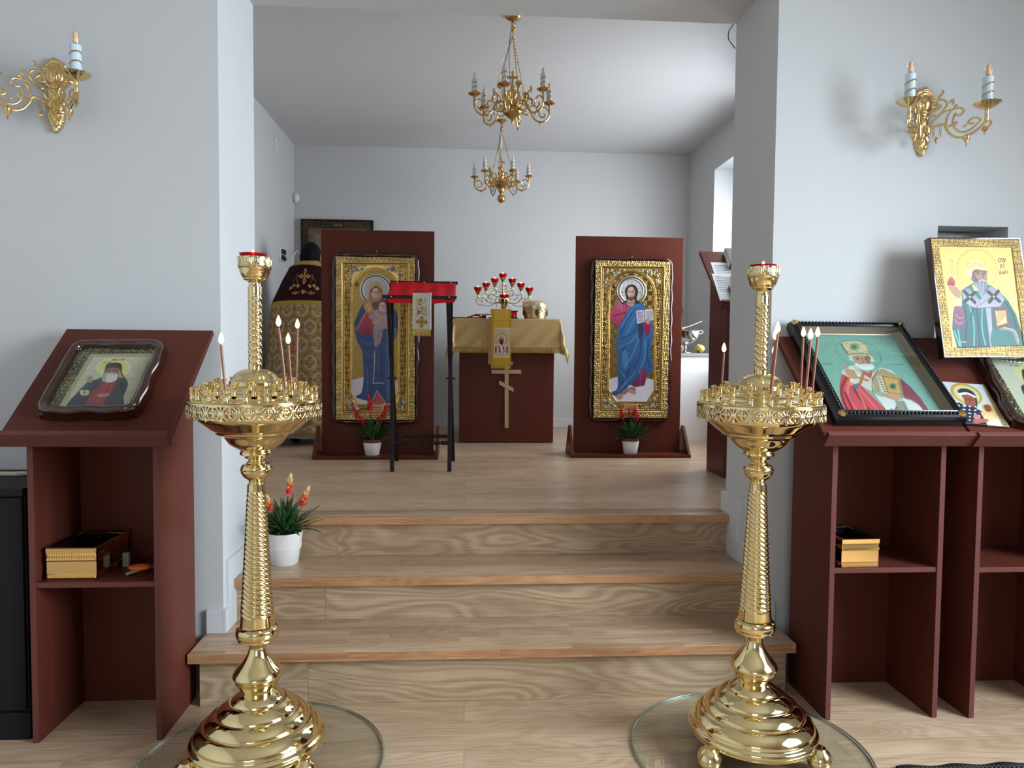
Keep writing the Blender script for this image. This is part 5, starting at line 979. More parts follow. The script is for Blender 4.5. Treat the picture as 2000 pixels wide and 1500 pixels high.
# ------------------------------------------------------------------ folding reading stand with red cloth
def folding_stand():
    xl0, xl1 = -.442, -.098; yf, yb = 4.33, 4.75; ytf, ytb = 4.42, 4.68
    zf = at(820, 580, Y=ytf).z; zb = at(830, 552, Y=ytb).z; cx = (xl0+xl1)/2; cyy = (yf+yb)/2
    t = thing('folding_stand', (cx, cyy, Z3), 'black folding reading stand with red cloth sling before the left board', 'reading stand')
    L = lambda x, y, z: Vector((x-cx, y-cyy, z-Z3))
    for sx, xa, xb in ((-1, xl0, xl0-.012), (1, xl1, xl1+.015)):
        a, b = (L(xa, yf, Z3), L(at(765 if sx < 0 else 881, 590, Y=ytb).x, ytb, zb)), (L(xb, yb, Z3), L(at(758 if sx < 0 else 875, 584, Y=ytf).x, ytf, zf))
        for p0, p1 in (a, b):
            mb = MB(); d = (p1-p0).normalized(); sd = Vector((.0125, 0, 0)); fr = d.cross(Vector((1, 0, 0))).normalized()*.0085
            vs = [p+s1*sd+s2*fr for p in (p0, p1) for s1, s2 in ((-1, -1), (1, -1), (1, 1), (-1, 1))]
            mb.add(vs, [(0, 1, 2, 3), (7, 6, 5, 4), (0, 4, 5, 1), (1, 5, 6, 2), (2, 6, 7, 3), (3, 7, 4, 0)]); build('leg', mb, 'black_wood', t, smooth=False, bev=.002)
        m_ = (a[0]+a[1]+b[0]+b[1])/4; mb = MB(); mb.tube([m_+Vector((-.03, 0, 0)), m_+Vector((.03, 0, 0))], .005, 10); build('pivot_bolt', mb, 'dark_iron', t)
    for (x0, x1, y, z) in ((at(747, 577, Y=ytf).x, at(892, 577, Y=ytf).x, ytf, zf), (at(763, 550, Y=ytb).x, at(894, 550, Y=ytb).x, ytb, zb)):
        p = L(x0, y, z); q = L(x1, y, z); mb = MB(); mb.box(p.x, q.x, p.y-.009, p.y+.009, p.z-.011, p.z+.009); build('top_rail', mb, 'black_wood', t, smooth=False, bev=.003)
        for f_ in ((.12, .9) if y == ytf else (.1, .5, .9)): mb = MB(Matrix.Translation((p.x+(q.x-p.x)*f_, p.y-.009, p.z)) @ Matrix.Rotation(PI/2, 4, 'X')); mb.lathe([(0, 0), (.005, 0), (.004, .003), (0, .004)], n=12); build('screw_cap', mb, 'silver', t)
    # sagging sling between the rails
    rows = []; x0, x1 = at(764, 560, Y=ytb).x-cx, at(891, 560, Y=ytb).x-cx
    for j in range(21):
        v = j/20; y = ytb+(ytf-ytb)*v-cyy; sag = .012*math.sin(PI*v)
        z = (zb+(zf-zb)*v)-Z3-sag; wv = .004*math.sin(PI*v)
        rows.append([(x0+(x1-x0)*i/40+(.0 if 0 < i < 40 else 0), y, z+wv*math.sin(i*.7)*1.2+.004*math.exp(-((i-12-8*v)/3)**2)+.003) for i in range(41)])
    mb = MB(); mb.grid(rows); build('cloth_sling', mb, 'red_cloth', t, ang=180, solid=.002)
    rows = []
    for j in range(9):
        v = j/8; rows.append([(x0-.0+(x1-x0)*i/40, ytf-cyy-.004+.004*v, zf-Z3-.01-v*(.012+.022*(abs(i-20)/20 < .98)*(1-((i-20)/20)**2*0)*(.4+.6*math.exp(-((i-22)/9)**2)+.35*math.exp(-((i-4)/6)**2)))) for i in range(41)])
    mb = MB(); mb.grid(rows); build('cloth_hem', mb, 'red_cloth', t, ang=180, solid=.002)
    for (yy, zz) in ((yf+.06, at(820, 865, Y=4.39).z), (yb-.06, at(820, 852, Y=4.69).z)):
        mb = MB(); a, b = L(xl0, yy, zz), L(xl1, yy, zz); n = 6
        for i in range(n):
            p = a.lerp(b, i/n+.006); q = a.lerp(b, (i+1)/n-.006); mb.tube([p, p.lerp(q, .06), p.lerp(q, .94), q], [.008, .0125, .0125, .008], 14)
        mb.tube([a, b], .006, 8); build('stretcher', mb, 'black_wood', t)
    return zf, ytf
zf, ytf = folding_stand()
def scarf():
    x0 = at(805.5, 575, Y=ytf-.03).x; x1 = at(839, 575, Y=ytf-.03).x; w = x1-x0; top = at(820, 571.5, Y=ytf).z; bot = at(820, 642.5, Y=ytf-.03).z; L = top-bot
    t = thing('embroidered_band', ((x0+x1)/2, ytf-.020, top), 'white band with gold embroidery and fringe hanging over the folding stand', 'cloth')
    A = Art(w, L, 90, [(766, 372), (1140, 372), (1150, 1165), (790, 1180)]); M = np.ones((A.ny, A.nx), bool); A.put(M, (206, 202, 186), (196, 190, 170)); A.mottle(M, .03, 4); G1, G2 = (150, 122, 50), (176, 146, 70)
    A.ell(940, 552, 44, 44, G1); A.ell(940, 552, 24, 24, G2)
    for L_ in ([(860, 500), (880, 580), (930, 640), (1000, 620), (1050, 560), (1030, 500)], [(870, 620), (920, 650), (960, 640)], [(875, 680), (885, 780), (880, 860)], [(1070, 680), (1060, 780), (1075, 900)], [(900, 700), (960, 730), (1040, 690)], [(890, 760), (960, 790), (1050, 760)], [(880, 820), (920, 790), (980, 820), (1050, 840)], [(850, 910), (880, 870), (900, 860)], [(960, 600), (950, 660), (1000, 700)]): A.line(L_, 13, (120, 104, 70))
    A.ell(920, 820, 44, 40, G1); A.ell(980, 740, 34, 24, G1, a=.8); A.ell(1020, 850, 22, 20, G1)
    for k in range(4):
        a = k*PI/2; c, s_ = math.cos(a), math.sin(a); A.poly([(980+c*u-s_*v, 1020+s_*u+c*v) for u, v in ((0, -16), (60, -26), (90, -46), (128, 0), (90, 46), (60, 26), (0, 16))], G1)
        a += PI/4; c, s_ = math.cos(a), math.sin(a); A.line([(980, 1020), (980+c*84, 1020+s_*84)], 18, G1, smooth=False)
    A.line([(1132, 400), (1142, 1160)], 8, (130, 120, 60)); 
    A.mesh('band', t, 'brocade', .003, side=(200, 196, 180), xf=Matrix.Translation((0, 0, -L)))
    mb = MB(); mb.box(-w/2+.004, w/2+.011, .004, .007, -L-.004, 0); build('underlayer', mb, 'paper', t, smooth=False); mb = MB(); mb.box(-w/2, w/2+.008, 0, .035, -.003, .0); mb.v = [Vector((v.x, v.y, v.z+(v.y*.36+.003 if v.y > .05 else .0))) for v in mb.v]; build('top_fold', mb, 'paper', t, smooth=False)
    f = MB()
    for i in range(44): x = -w/2+(w+.008)*(i+.5)/44; l_ = .038+(i*5 % 7)*.0012; f.add([(x-.0011, 0, -L), (x+.0011, 0, -L), (x+.0014+(i % 3-1)*.001, -.003, -L-l_), (x-.0006+(i % 3-1)*.001, -.003, -L-l_)], [(0, 1, 2, 3)])
    build('fringe', f, 'fringe', t, smooth=False, solid=.001)
scarf()
# ------------------------------------------------------------------ side table by the right wall
ty = 5.80; tz = at(1360, 690, Y=ty).z; tx0 = 1.68
t = thing('side_table', (1.78, ty, Z3), 'white side table with grey top by the right chancel wall', 'table')
boxo('top', 'gray_laminate', t, tx0-1.78, XR-.016-1.78, -.015, .56, tz-Z3-.026, tz-Z3); boxo('body', 'white_plastic', t, tx0-1.78+.012, XR-.016-1.78, 0, .55, 0, tz-Z3-.026)
p = at(1338, 688, Y=ty+.12); k = (ty+.12)/1400
t = thing('silver_bowl', (p.x, ty+.12, tz), 'silver footed holy water bowl with handles on the side table', 'bowl')
mb = MB(); mb.lathe(spl_prof([(0, 0), (.05, 0), (.052, .006), (.03, .018), (.012, .03), (.014, .045), (.011, .055), (.02, .066), (.07, .09), (.1, .125), (.112, .165), (.116, .185), (.122, .19), (.115, .192), (.108, .165), (.09, .125), (.0, .09)]), n=56); build('bowl', mb, 'silver', t)
for sx in (-1, 1): mb = MB(); mb.tube(spline([(sx*.112, 0, .18), (sx*.14, 0, .19), (sx*.145, 0, .17), (sx*.12, 0, .16)], 5), .004, 8); build('handle', mb, 'silver', t)
t = thing('sprinkler', (p.x, ty+.12, tz+.193), 'thin metal sprinkler resting across the silver bowl', 'sprinkler'); mb = MB(); mb.tube([(-.05, 0, .012), (.03, 0, .03), (.14, 0, .075)], .0035, 8); build('rod', mb, 'steel', t); mb = MB(); mb.lathe([(0, 0), (.03, 0), (.034, .01), (.02, .026), (0, .03)], (-.04, 0, -.0), 24); mb.lathe([(0, .03), (.014, .03), (.016, .05), (.008, .07), (0, .075)], (-.06, 0, 0), 16); build('head', mb, 'yellow_metal', t)
p = at(1366, 678, Y=ty+.05); t = thing('brass_bell', (p.x, ty+.05, tz+.038), 'round brass vessel lying on its side at the table edge', 'vessel'); mb = MB(Matrix.Rotation(PI/2, 4, 'X')); mb.lathe([(0, -.01), (.012, -.01), (.014, 0), (.022, .002), (.024, -.004), (.032, 0), (.038, .004), (.036, .012), (.03, .02), (.028, .05), (0, .06)], n=40, cap=False); build('body', mb, 'yellow_metal', t); mb = MB(Matrix.Rotation(PI/2, 4, 'X')); mb.lathe([(0, .013), (.008, .012), (.011, .006), (.0, .005)], n=16); build('centre', mb, 'maroon_leather', t)
p = at(1337, 640, Y=ty+.3); t = thing('icon', (p.x-.0, ty+.42, tz), 'dark red framed icon leaning on the wall behind the silver bowl', 'icon'); R = Matrix.Rotation(.16, 4, 'X').inverted()
mb = MB(R); mb.box(-.13, .04, 0, .02, .002, .42); build('frame', mb, 'kiot_varnish', t, bev=.012, smooth=False); mb = MB(R); mb.box(-.11, .02, -.003, .0, .045, .38); build('painted_panel', mb, 'gold_satin', t, smooth=False)
# ------------------------------------------------------------------ papers and books on the far lectern
def lie(S, name, label, cat, x, s, w, h, th, m, rot=0, n0=.0, lines=False):
    t = bpy.data.objects.new(name, None); COL.objects.link(t); t.matrix_world = S @ Matrix.Translation((x, s, n0)) @ Matrix.Rotation(rot, 4, 'Z'); tag(t, label, cat)
    if isinstance(m, str): boxo('sheet', m, t, -w/2, w/2, -h/2, h/2, .0005, th, bev=.0003)
    else: boxo('cover', m[0], t, -w/2, w/2, -h/2, h/2, .0005, th); boxo('page_block', m[1], t, -w/2-.001, w/2-.003, -h/2+.003, h/2-.003, .004, th-.003, bev=.0003)
    if lines:
        mb = MB()
        for i in range(9): mb.box(-w/2+.015, w/2-.02-(i % 3)*.02, h/2-.03-i*.018-.004, h/2-.03-i*.018, th, th+.0003)
        build('printed_lines', mb, 'charcoal', t, smooth=False)
    return t
SDm = SD
lie(SDm, 'paper_sheet', 'upper printed white sheet on the far lectern behind the right pier', 'paper', -.13, .34, .19, .13, .002, 'paper', -.05, lines=True)
lie(SDm, 'paper_sheet', 'lower printed white sheet reaching the ledge of the far lectern', 'paper', -.155, .145, .20, .27, .002, 'paper', -.06, n0=.0022, lines=True)
lie(SDm, 'book', 'grey-white closed book lying on the sheets of the far lectern', 'book', -.055, .14, .16, .25, .03, ('gray_laminate', 'paper'), -.10, n0=.0045)
lie(SDm, 'book', 'small dark maroon book propped at the ledge of the far lectern', 'book', -.165, .075, .05, .13, .02, ('maroon_leather', 'maroon_leather'), -.1, n0=.0045)
lie(SDm, 'book', 'white book in a black cover at the top of the far lectern', 'book', -.02, .42, .2, .17, .04, ('black_plastic', 'paper'), -.05, n0=.001)
# ------------------------------------------------------------------ the person at the left of the chancel, seen from behind
PY_ = 5.72
def person():
    hx = at(603, 497, Y=PY_).x; ht = at(603, 479, Y=PY_).z-Z3           # height of the bowed head's crown
    t = thing('person', (hx, PY_, Z3), 'dark-haired person seen from behind in a gold brocade vestment with a dark embroidered yoke', 'person')
    # one continuous body: skin modifier over a joint skeleton (he faces +Y, head bowed)
    s = ht/1.60; J = {'pelvis': ((0, 0, .90), .12), 'waist': ((0, 0, 1.06), .115), 'chest': ((0, .01, 1.27), .135), 'neck0': ((0, .02, 1.42), .065), 'neck1': ((0, .045, 1.48), .056), 'head0': ((0, .065, 1.52), .075), 'head1': ((0, .09, 1.56), .085),
        'sh_l': ((-.14, .02, 1.33), .055), 'el_l': ((-.19, .06, 1.09), .042), 'wr_l': ((-.10, .16, 1.04), .03), 'ha_l': ((-.06, .19, 1.06), .032), 'sh_r': ((.14, .02, 1.33), .055), 'el_r': ((.19, .06, 1.09), .042), 'wr_r': ((.10, .16, 1.04), .03), 'ha_r': ((.06, .19, 1.06), .032),
        'hip_l': ((-.10, 0, .84), .09), 'kn_l': ((-.11, .01, .47), .06), 'an_l': ((-.11, -.01, .09), .042), 'to_l': ((-.12, .15, .035), .035), 'hip_r': ((.10, 0, .84), .09), 'kn_r': ((.11, .01, .47), .06), 'an_r': ((.11, -.01, .09), .042), 'to_r': ((.12, .15, .035), .035)}
    names = list(J); E = [('pelvis', 'waist'), ('waist', 'chest'), ('chest', 'neck0'), ('neck0', 'neck1'), ('neck1', 'head0'), ('head0', 'head1')]
    for q in 'lr': E += [('chest', 'sh_'+q), ('sh_'+q, 'el_'+q), ('el_'+q, 'wr_'+q), ('wr_'+q, 'ha_'+q), ('pelvis', 'hip_'+q), ('hip_'+q, 'kn_'+q), ('kn_'+q, 'an_'+q), ('an_'+q, 'to_'+q)]
    V = [tuple(c*s for c in J[n][0]) for n in names]; R = [J[n][1]*s for n in names]; I = {n: i for i, n in enumerate(names)}; ed = [(I[a], I[b]) for a, b in E]
    for q, sx in (('l', 1), ('r', -1)):
        hp = Vector(V[I['ha_'+q]])
        for k, (dx, dz, ln_) in enumerate(((-.030, .0, .070), (-.012, .004, .082), (.006, .003, .078), (.022, -.002, .062))):
            b = hp+Vector((sx*dx*.6, .028, dz)); m_ = b+Vector((sx*.004, ln_*.5, -.006)); e = m_+Vector((sx*.006, ln_*.32, -.022)); i0 = len(V); V += [tuple(b), tuple(m_), tuple(e)]; R += [.010, .009, .0075]; ed += [(I['ha_'+q], i0), (i0, i0+1), (i0+1, i0+2)]
        b = hp+Vector((sx*.026, -.005, .012)); m_ = b+Vector((sx*.022, .028, .006)); i0 = len(V); V += [tuple(b), tuple(m_)]; R += [.011, .009]; ed += [(I['ha_'+q], i0), (i0, i0+1)]
    me = bpy.data.meshes.new('body'); me.from_pydata(V, ed, []); o = bpy.data.objects.new('body', me); COL.objects.link(o); o.parent = t
    sk = o.modifiers.new('skin', 'SKIN'); lay = me.skin_vertices[0] if me.skin_vertices else None
    if lay is None:
        bpy.context.view_layer.objects.active = o; bpy.ops.mesh.customdata_skin_add(); lay = me.skin_vertices[0]
    for i, r in enumerate(R): lay.data[i].radius = (r, r); lay.data[i].use_root = (i == 0)
    sb = o.modifiers.new('sub', 'SUBSURF'); sb.levels = 2; sb.render_levels = 2; me.materials.append(MATS['skin'])
    # head shaped over the body's skull: face, ears; hair cap
    hc = Vector((0, .075, 1.515))*s; RX = Matrix.Translation(hc) @ Matrix.Rotation(-.35, 4, 'X')
    hd = MB(RX); rows = []; n = 28
    for j in range(n+1):
        ph = PI*j/n; row = []
        for i in range(n*2+1):
            a = 2*PI*i/(n*2); x = math.sin(ph)*math.cos(a)*.074; y = math.sin(ph)*math.sin(a)*.092; z = math.cos(ph)*.108
            if y > 0 and z < 0: y *= 1-.10*min(1, -z/.1); x *= 1-.22*min(1, -z/.108)
            fx, fz = x, z
            if y > .03:
                y += .018*math.exp(-(fx/.012)**2-((fz+.018)/.02)**2) - .008*(math.exp(-((abs(fx)-.028)/.012)**2-((fz-.006)/.012)**2)) + .005*math.exp(-(fx/.02)**2-((fz+.052)/.008)**2)
            row.append((x, y, z))
        rows.append(row)
    hd.grid(rows)
    for sx in (-1, 1):
        q = [(sx*.073, -.002+.018*math.cos(a_), -.005+.03*math.sin(a_)) for a_ in np.linspace(0, 2*PI, 14, endpoint=False)]; hd.tube([(x+sx*.004, y, z) for x, y, z in q], .006, 7, closed=True); hd.ball((sx*.075, 0, -.005), .014, 8)
    build('head', hd, 'skin', t, ang=180)
    hr = MB(RX); rows = []; rnd = random.Random(2)
    for j in range(25):
        ph = .02+(PI*.60)*j/24; row = []
        for i in range(49):
            a = 2*PI*i/48; back = max(0, -math.sin(a)); lim = 1.0+.16*back; p2 = ph*lim; k = 1.085+.012*math.sin(i*7.3+j*2.1)
            if math.sin(a) > .35: p2 = ph*.72
            row.append((math.sin(p2)*math.cos(a)*.074*k, math.sin(p2)*math.sin(a)*.092*k, math.cos(p2)*.108*k+.002))
        rows.append(row)
    hr.grid(rows); build('hair', hr, 'hair', t, ang=180, solid=.004)
    # stiff bell-shaped vestment; sections (z, half width, half depth) measured from the photo
    lx = lambda px, py: hx-at(px, py, Y=PY_).x
    zz = lambda py: at(600, py, Y=PY_).z-Z3
    secs = [(zz(513), lx(572, 513)*.92, .085), (zz(520), lx(566, 520), .115), (zz(545), lx(553, 545), .16), (zz(570), lx(542, 570), .20), (zz(592), lx(532, 592), .235), (zz(620), lx(529, 620), .26), (zz(680), lx(525, 680), .28), (zz(740), lx(521, 740), .30), (zz(800), lx(518, 800), .32), (zz(838), lx(517, 838), .335)]
    A = Art(1.0, 1.0, 330, [(0, 0), (1000, 0), (1000, 1000), (0, 1000)]); M = np.ones((A.ny, A.nx), bool); A.put(M, (150, 126, 84)); z0, z1 = secs[0][0], secs[-1][0]; yy = lambda py: (z0-zz(py))/(z0-z1)*1000
    U = 2.35                                     # metres round the girth ~ 1000 units
    def leaf(cx, cy, r, c, rot=0): A.poly([(cx+r*(1 if k % 2 == 0 else .45)*math.cos(rot+PI*k/5), cy+r*1.25*(1 if k % 2 == 0 else .45)*math.sin(rot+PI*k/5)) for k in range(10)], c, smooth=False)
    rr = random.Random(5)
    for row in range(8):
        for col in range(16):
            cx = col*62.5+(31 if row % 2 else 0); cyy = yy(600)+20+row*102
            A.ell(cx, cyy, 25, 44, (172, 158, 126)); A.ell(cx, cyy, 20, 36, (156, 134, 94), a=.4); 
            for k in range(4): a = k*PI/2; A.ell(cx+11*math.cos(a), cyy+19*math.sin(a), 6.5, 12, (120, 88, 44)); A.ell(cx+11*math.cos(a), cyy+19*math.sin(a), 3.2, 7, (160, 138, 96))
            leaf(cx+31, cyy, 17, (134, 102, 54), rr.random()); leaf(cx+31, cyy+40, 14, (140, 108, 60), rr.random()); leaf(cx+16, cyy+62, 13, (134, 102, 54), rr.random()); leaf(cx+46, cyy+62, 13, (134, 102, 54), rr.random())
    yoke = A.mask([(-10, yy(519)), (1010, yy(519)), (1010, yy(590)), (-10, yy(590))], False); A.put(yoke, (42, 10, 14)); A.mottle(yoke, .1, 2)
    A.put(A.mask([(-10, -10), (1010, -10), (1010, yy(519.5)), (-10, yy(519.5))], False), (176, 140, 66)); A.put(A.mask([(-10, yy(590)), (1010, yy(590)), (1010, yy(598)), (-10, yy(598))], False), (172, 138, 56)); A.put(A.mask([(-10, yy(832)), (1010, yy(832)), (1010, 1010), (-10, 1010)], False), (160, 126, 52))
    GC = (204, 152, 84)
    for base in (250, 750):                      # back and front carry the same embroidery
        for k in range(4):
            a = k*PI/2; cx, cyy = base, yy(543); kx, ky = 22, 25
            A.line([(cx, cyy), (cx+1.5*kx*math.cos(a), cyy+1.9*ky*math.sin(a))], 4, GC, smooth=False); A.poly([(cx+kx*math.cos(a)*1.7, cyy+ky*math.sin(a)*2.1), (cx+kx*math.cos(a+.5), cyy+ky*math.sin(a+.5)*1.2), (cx+kx*.3*math.cos(a), cyy+ky*.3*math.sin(a)), (cx+kx*math.cos(a-.5), cyy+ky*math.sin(a-.5)*1.2)], GC, smooth=False); A.ell(cx+kx*math.cos(a), cyy+ky*1.1*math.sin(a), 4, 7, (60, 20, 16))
        for sg in (-1, 1):
            for (dx, py, r) in ((30, 562, 12), (0, 574, 13), (66, 566, 12), (52, 561, 10)): leaf(base+sg*dx, yy(py), r, GC, dx)
            A.line([(base+sg*10, yy(572)), (base+sg*24, yy(576)), (base+sg*38, yy(572))], 2.5, (166, 128, 96)); A.line([(base+sg*36, yy(556)), (base+sg*50, yy(546)), (base+sg*64, yy(552))], 2.5, (150, 110, 90)); A.line([(base+sg*50, yy(546)), (base+sg*44, yy(538))], 4, (150, 110, 90))
            for q in range(5): A.ell(base+sg*(30+q*5), yy(575)+q % 2*6, 3, 4, GC)
    A.ell(250, yy(785), 30, 52, (96, 40, 30)); A.ell(250, yy(785), 23, 42, (190, 160, 110)); A.ell(250, yy(785), 18, 34, (84, 34, 26)); A.line([(235, yy(785)), (265, yy(785))], 3, (190, 150, 100)); A.line([(250, yy(785)-26), (250, yy(785)+26)], 3, (190, 150, 100))
    NC, NR = 420, 260; rows = []; cols = []
    img = A.c
    for j in range(NR+1):
        v = j/NR; z = z0+(z1-z0)*v
        for k in range(len(secs)-1):
            if secs[k+1][0] <= z <= secs[k][0]+1e-6: break
        f = (secs[k][0]-z)/(secs[k][0]-secs[k+1][0]+1e-9); w_ = secs[k][1]*(1-f)+secs[k+1][1]*f; d_ = secs[k][2]*(1-f)+secs[k+1][2]*f; row = []
        for i in range(NC):
            u = i/NC; a = -2*PI*u                 # u=.25 faces the camera (-Y)
            e = 2.3; ca, sa = math.cos(a), math.sin(a); den = (abs(ca)**e+abs(sa)**e)**(1/e); fold = 1+(.016*math.sin(a*9+.6)+.012*math.sin(a*17))*min(1, max(0, (v-.25)*2))
            dip = -.02*abs(ca)**2*(1-v) if v < .3 else 0
            row.append((w_*ca/den*fold, d_*sa/den*fold+.02+.06*(1-v)*0, z+dip))
            cols.append(img[min(int(v*(A.ny-1)), A.ny-1), min(int(((u) % 1)*(A.nx-1)), A.nx-1)])
        rows.append(row)
    me = bpy.data.meshes.new('vestment'); P = [p for r in rows for p in r]; me.from_pydata(P, [], [(j*NC+i, j*NC+(i+1) % NC, (j+1)*NC+(i+1) % NC, (j+1)*NC+i) for j in range(NR) for i in range(NC)])
    cc = np.array(cols)/255; cl = np.where(cc <= .04045, cc/12.92, ((cc+.055)/1.055)**2.4); rgba = np.zeros((len(P), 4)); rgba[:, :3] = cl; at_ = me.color_attributes.new('Col', 'FLOAT_COLOR', 'POINT'); at_.data.foreach_set('color', rgba.astype(np.float32).ravel())
    me.materials.append(MATS['brocade']); me.polygons.foreach_set('use_smooth', [True]*len(me.polygons)); o = bpy.data.objects.new('vestment', me); COL.objects.link(o); o.parent = t; q = o.modifiers.new('solid', 'SOLIDIFY'); q.thickness = .004; q.offset = 1
    # collar closing the neck, inner robe hem, shoes
    mb = MB(); mb.lathe([(.055, z0+.012), (.075, z0+.006), (.12, z0-.02), (.17, z0-.045)], (0, .03, 0), 40, cap=False, sy=.62); build('collar', mb, 'gold_satin', t, ang=180)
    mb = MB(); mb.lathe([(.215, z1+.15), (.225, .06), (.228, .05)], (0, .02, 0), 120, fn=lambda a, z, r: r*(1+.035*math.sin(a*14)), cap=False, sy=.9); build('under_robe', mb, 'white_cloth', t, ang=180, solid=.003)
    for sx in (-1, 1): mb = MB(); mb.ball((sx*.115, .05, .042), .05, 12, .8); mb.v = [Vector((v.x, .05+(v.y-.05)*2.6, max(v.z, .002))) for v in mb.v]; build('shoe', mb, 'shoe', t)
mat('white_cloth', (.62, .62, .64), .7)
person()
# ------------------------------------------------------------------ chandeliers and wall lights
def spiral(c, r0, r1, a0, a1, n=16): return [(c[0]+(r0+(r1-r0)*k/n)*math.cos(a0+(a1-a0)*k/n), c[1]+(r0+(r1-r0)*k/n)*math.sin(a0+(a1-a0)*k/n)) for k in range(n+1)]
def electric_candle(parent, loc, h, r, sleeve, bulb_h, bands=True, pname='candle_sleeve'):
    mb = MB(Matrix.Translation(loc)); mb.lathe([(0, 0), (r, 0), (r, h), (r*.8, h), (r*.8, h-.004), (0, h-.004)], n=24); s = build(pname, mb, sleeve, parent)
    if bands:
        mb = MB(Matrix.Translation(loc))
        for f in (.12, .42, .72): mb.tube([(r*1.01*math.cos(a), r*1.01*math.sin(a), h*(f+.06*math.cos(a+.6))) for a in np.linspace(0, 2*PI, 24, endpoint=False)], .0014, 5, closed=True, flat=2.4, nrm=(0, 0, 1))
        build('gilt_band', mb, 'brass_antique', s)
    mb = MB(Matrix.Translation(Vector(loc)+Vector((0, 0, h-.004)))); b = bulb_h; mb.lathe([(r*.62, 0), (r*.66, b*.06), (r*.95, b*.25), (r*1.0, b*.4), (r*.8, b*.6), (r*.4, b*.8), (r*.14, b*.93), (r*.05, b), (0, b*1.01)], n=20); build('bulb', mb, 'clear_glass', s)
    mb = MB(Matrix.Translation(Vector(loc)+Vector((0, 0, h)))); mb.lathe([(0, b*.08), (r*.4, b*.1), (r*.45, b*.14), (r*.45, b*.5), (r*.38, b*.53), (0, b*.54)], n=10); build('filament', mb, 'filament', s)
def chandelier(loc, zc, phase, label, ball=False):
    """hung from the ceiling at loc; local z is measured down from the ceiling"""
    t = thing('chandelier', loc, label, 'chandelier', group='brass chandeliers on the chancel ceiling')
    Z = lambda z: z-3.2
    mb = MB(); mb.lathe([(0, 0), (.045, 0), (.045, -.004), (.036, -.014), (.018, -.022), (.008, -.028), (0, -.03)], n=32); build('canopy', mb, 'brass_antique', t)
    mb = MB(); mb.tube([(.012*math.cos(a), 0, -.042+.012*math.sin(a)) for a in np.linspace(0, 2*PI, 16, endpoint=False)], .0025, 6, closed=True); mb.ball((0, 0, -.068), .015, 10); mb.tube([(0, .010*math.cos(a), -.09+.010*math.sin(a)) for a in np.linspace(0, 2*PI, 16, endpoint=False)], .0025, 6, closed=True); build('hook', mb, 'brass_antique', t)
    B = lambda L: [(r, Z(z)) for z, r in L]
    mb = MB(); mb.lathe(spl_prof(B([(2.593, 0), (2.60, .004), (2.612, .009), (2.62, .007), (2.625, .012), (2.64, .03), (2.655, .05), (2.668, .058), (2.672, .066), (2.678, .058), (2.69, .034), (2.70, .028), (2.72, .026), (2.735, .03), (2.74, .02), (2.75, .026), (2.765, .032), (2.782, .026), (2.79, .012), (2.80, .014), (2.81, .012), (2.822, .006), (2.83, .005)])), n=36); build('hub', mb, 'brass_antique', t)
    if ball: mb = MB(); mb.lathe(spl_prof([(0, Z(2.485)), (.003, Z(2.50)), (.005, Z(2.52)), (.010, Z(2.528)), (.028, Z(2.54)), (.036, Z(2.562)), (.028, Z(2.585)), (.012, Z(2.596)), (.014, Z(2.605)), (.022, Z(2.615)), (.03, Z(2.64))]), n=32); build('ball_finial', mb, 'brass_antique', t)
    mb = MB(); mb.box(-.0055, .0055, -.004, .004, Z(2.825), Z(2.885)); mb.box(-.024, .024, -.0035, .0035, Z(2.853), Z(2.866))
    for c in ((0, 2.888), (-.026, 2.8595), (.026, 2.8595)): mb.ball((c[0], 0, Z(c[1])), .009, 8)
    build('cross', mb, 'brass_antique', t, smooth=False)
    for k in range(3):
        a = phase+.5+2*PI*k/3; e = Vector((.125*math.cos(a), .125*math.sin(a), Z(2.705))); p0 = Vector((0, 0, -.1)); n1 = 16
        mb = MB()
        for i in range(n1):
            q = p0.lerp(e, .02+.34*i/n1); q2 = p0.lerp(e, .02+.34*(i+1.25)/n1); ww = .0042 if i % 2 else .001; d = (q2-q).normalized(); sd = d.cross(Vector((math.cos(a+i % 2*PI/2), math.sin(a+i % 2*PI/2), .3))).normalized()*.0042
            mb.tube([q, (q+q2)/2+sd, q2, (q+q2)/2-sd], .0021, 5, closed=True)
        for u0, u1 in ((.38, .64), (.68, .99)): mb.tube([p0.lerp(e, u0), p0.lerp(e, u1)], .0024, 6)
        for u in (.37, .66): c = p0.lerp(e, u); mb.tube([c+Vector((.008*math.cos(b)*math.cos(a), .008*math.cos(b)*math.sin(a), .008*math.sin(b))) for b in np.linspace(0, 2*PI, 12, endpoint=False)], .0016, 5, closed=True)
        build('chain', mb, 'brass_antique', t)
    mb = MB(); mb.tube(spline([(0, 0, -.02), (-.02, .004, -.15), (-.018, .006, -.3), (-.006, 0, Z(2.80))], 6), .0018, 6); build('flex', mb, 'dark_iron', t)
    for k in range(6):
        a = phase+2*PI*k/6; RM = Matrix.Rotation(a, 4, 'Z'); ab = MB(RM); P2 = lambda L: [(x, 0, Z(z)) for x, z in L]
        for L, r in (([(.03, 2.70), (.06, 2.72), (.10, 2.70), (.12, 2.66), (.15, 2.632), (.19, 2.632), (.222, 2.66), (.226, 2.70), (.225, 2.725)], .0042), ([(.226, 2.69), (.20, 2.715), (.17, 2.70), (.165, 2.668), (.185, 2.655), (.20, 2.668), (.193, 2.68)], .0032), ([(.06, 2.715), (.085, 2.75), (.115, 2.745), (.12, 2.715), (.10, 2.705), (.095, 2.722)], .0032), ([(.10, 2.70), (.13, 2.715), (.15, 2.70), (.14, 2.68)], .003), ([(.04, 2.69), (.06, 2.665), (.09, 2.66), (.11, 2.675)], .0032)):
            ab.tube([Vector(v) for v in spline(P2(L), 6)], r*1.3, 7)
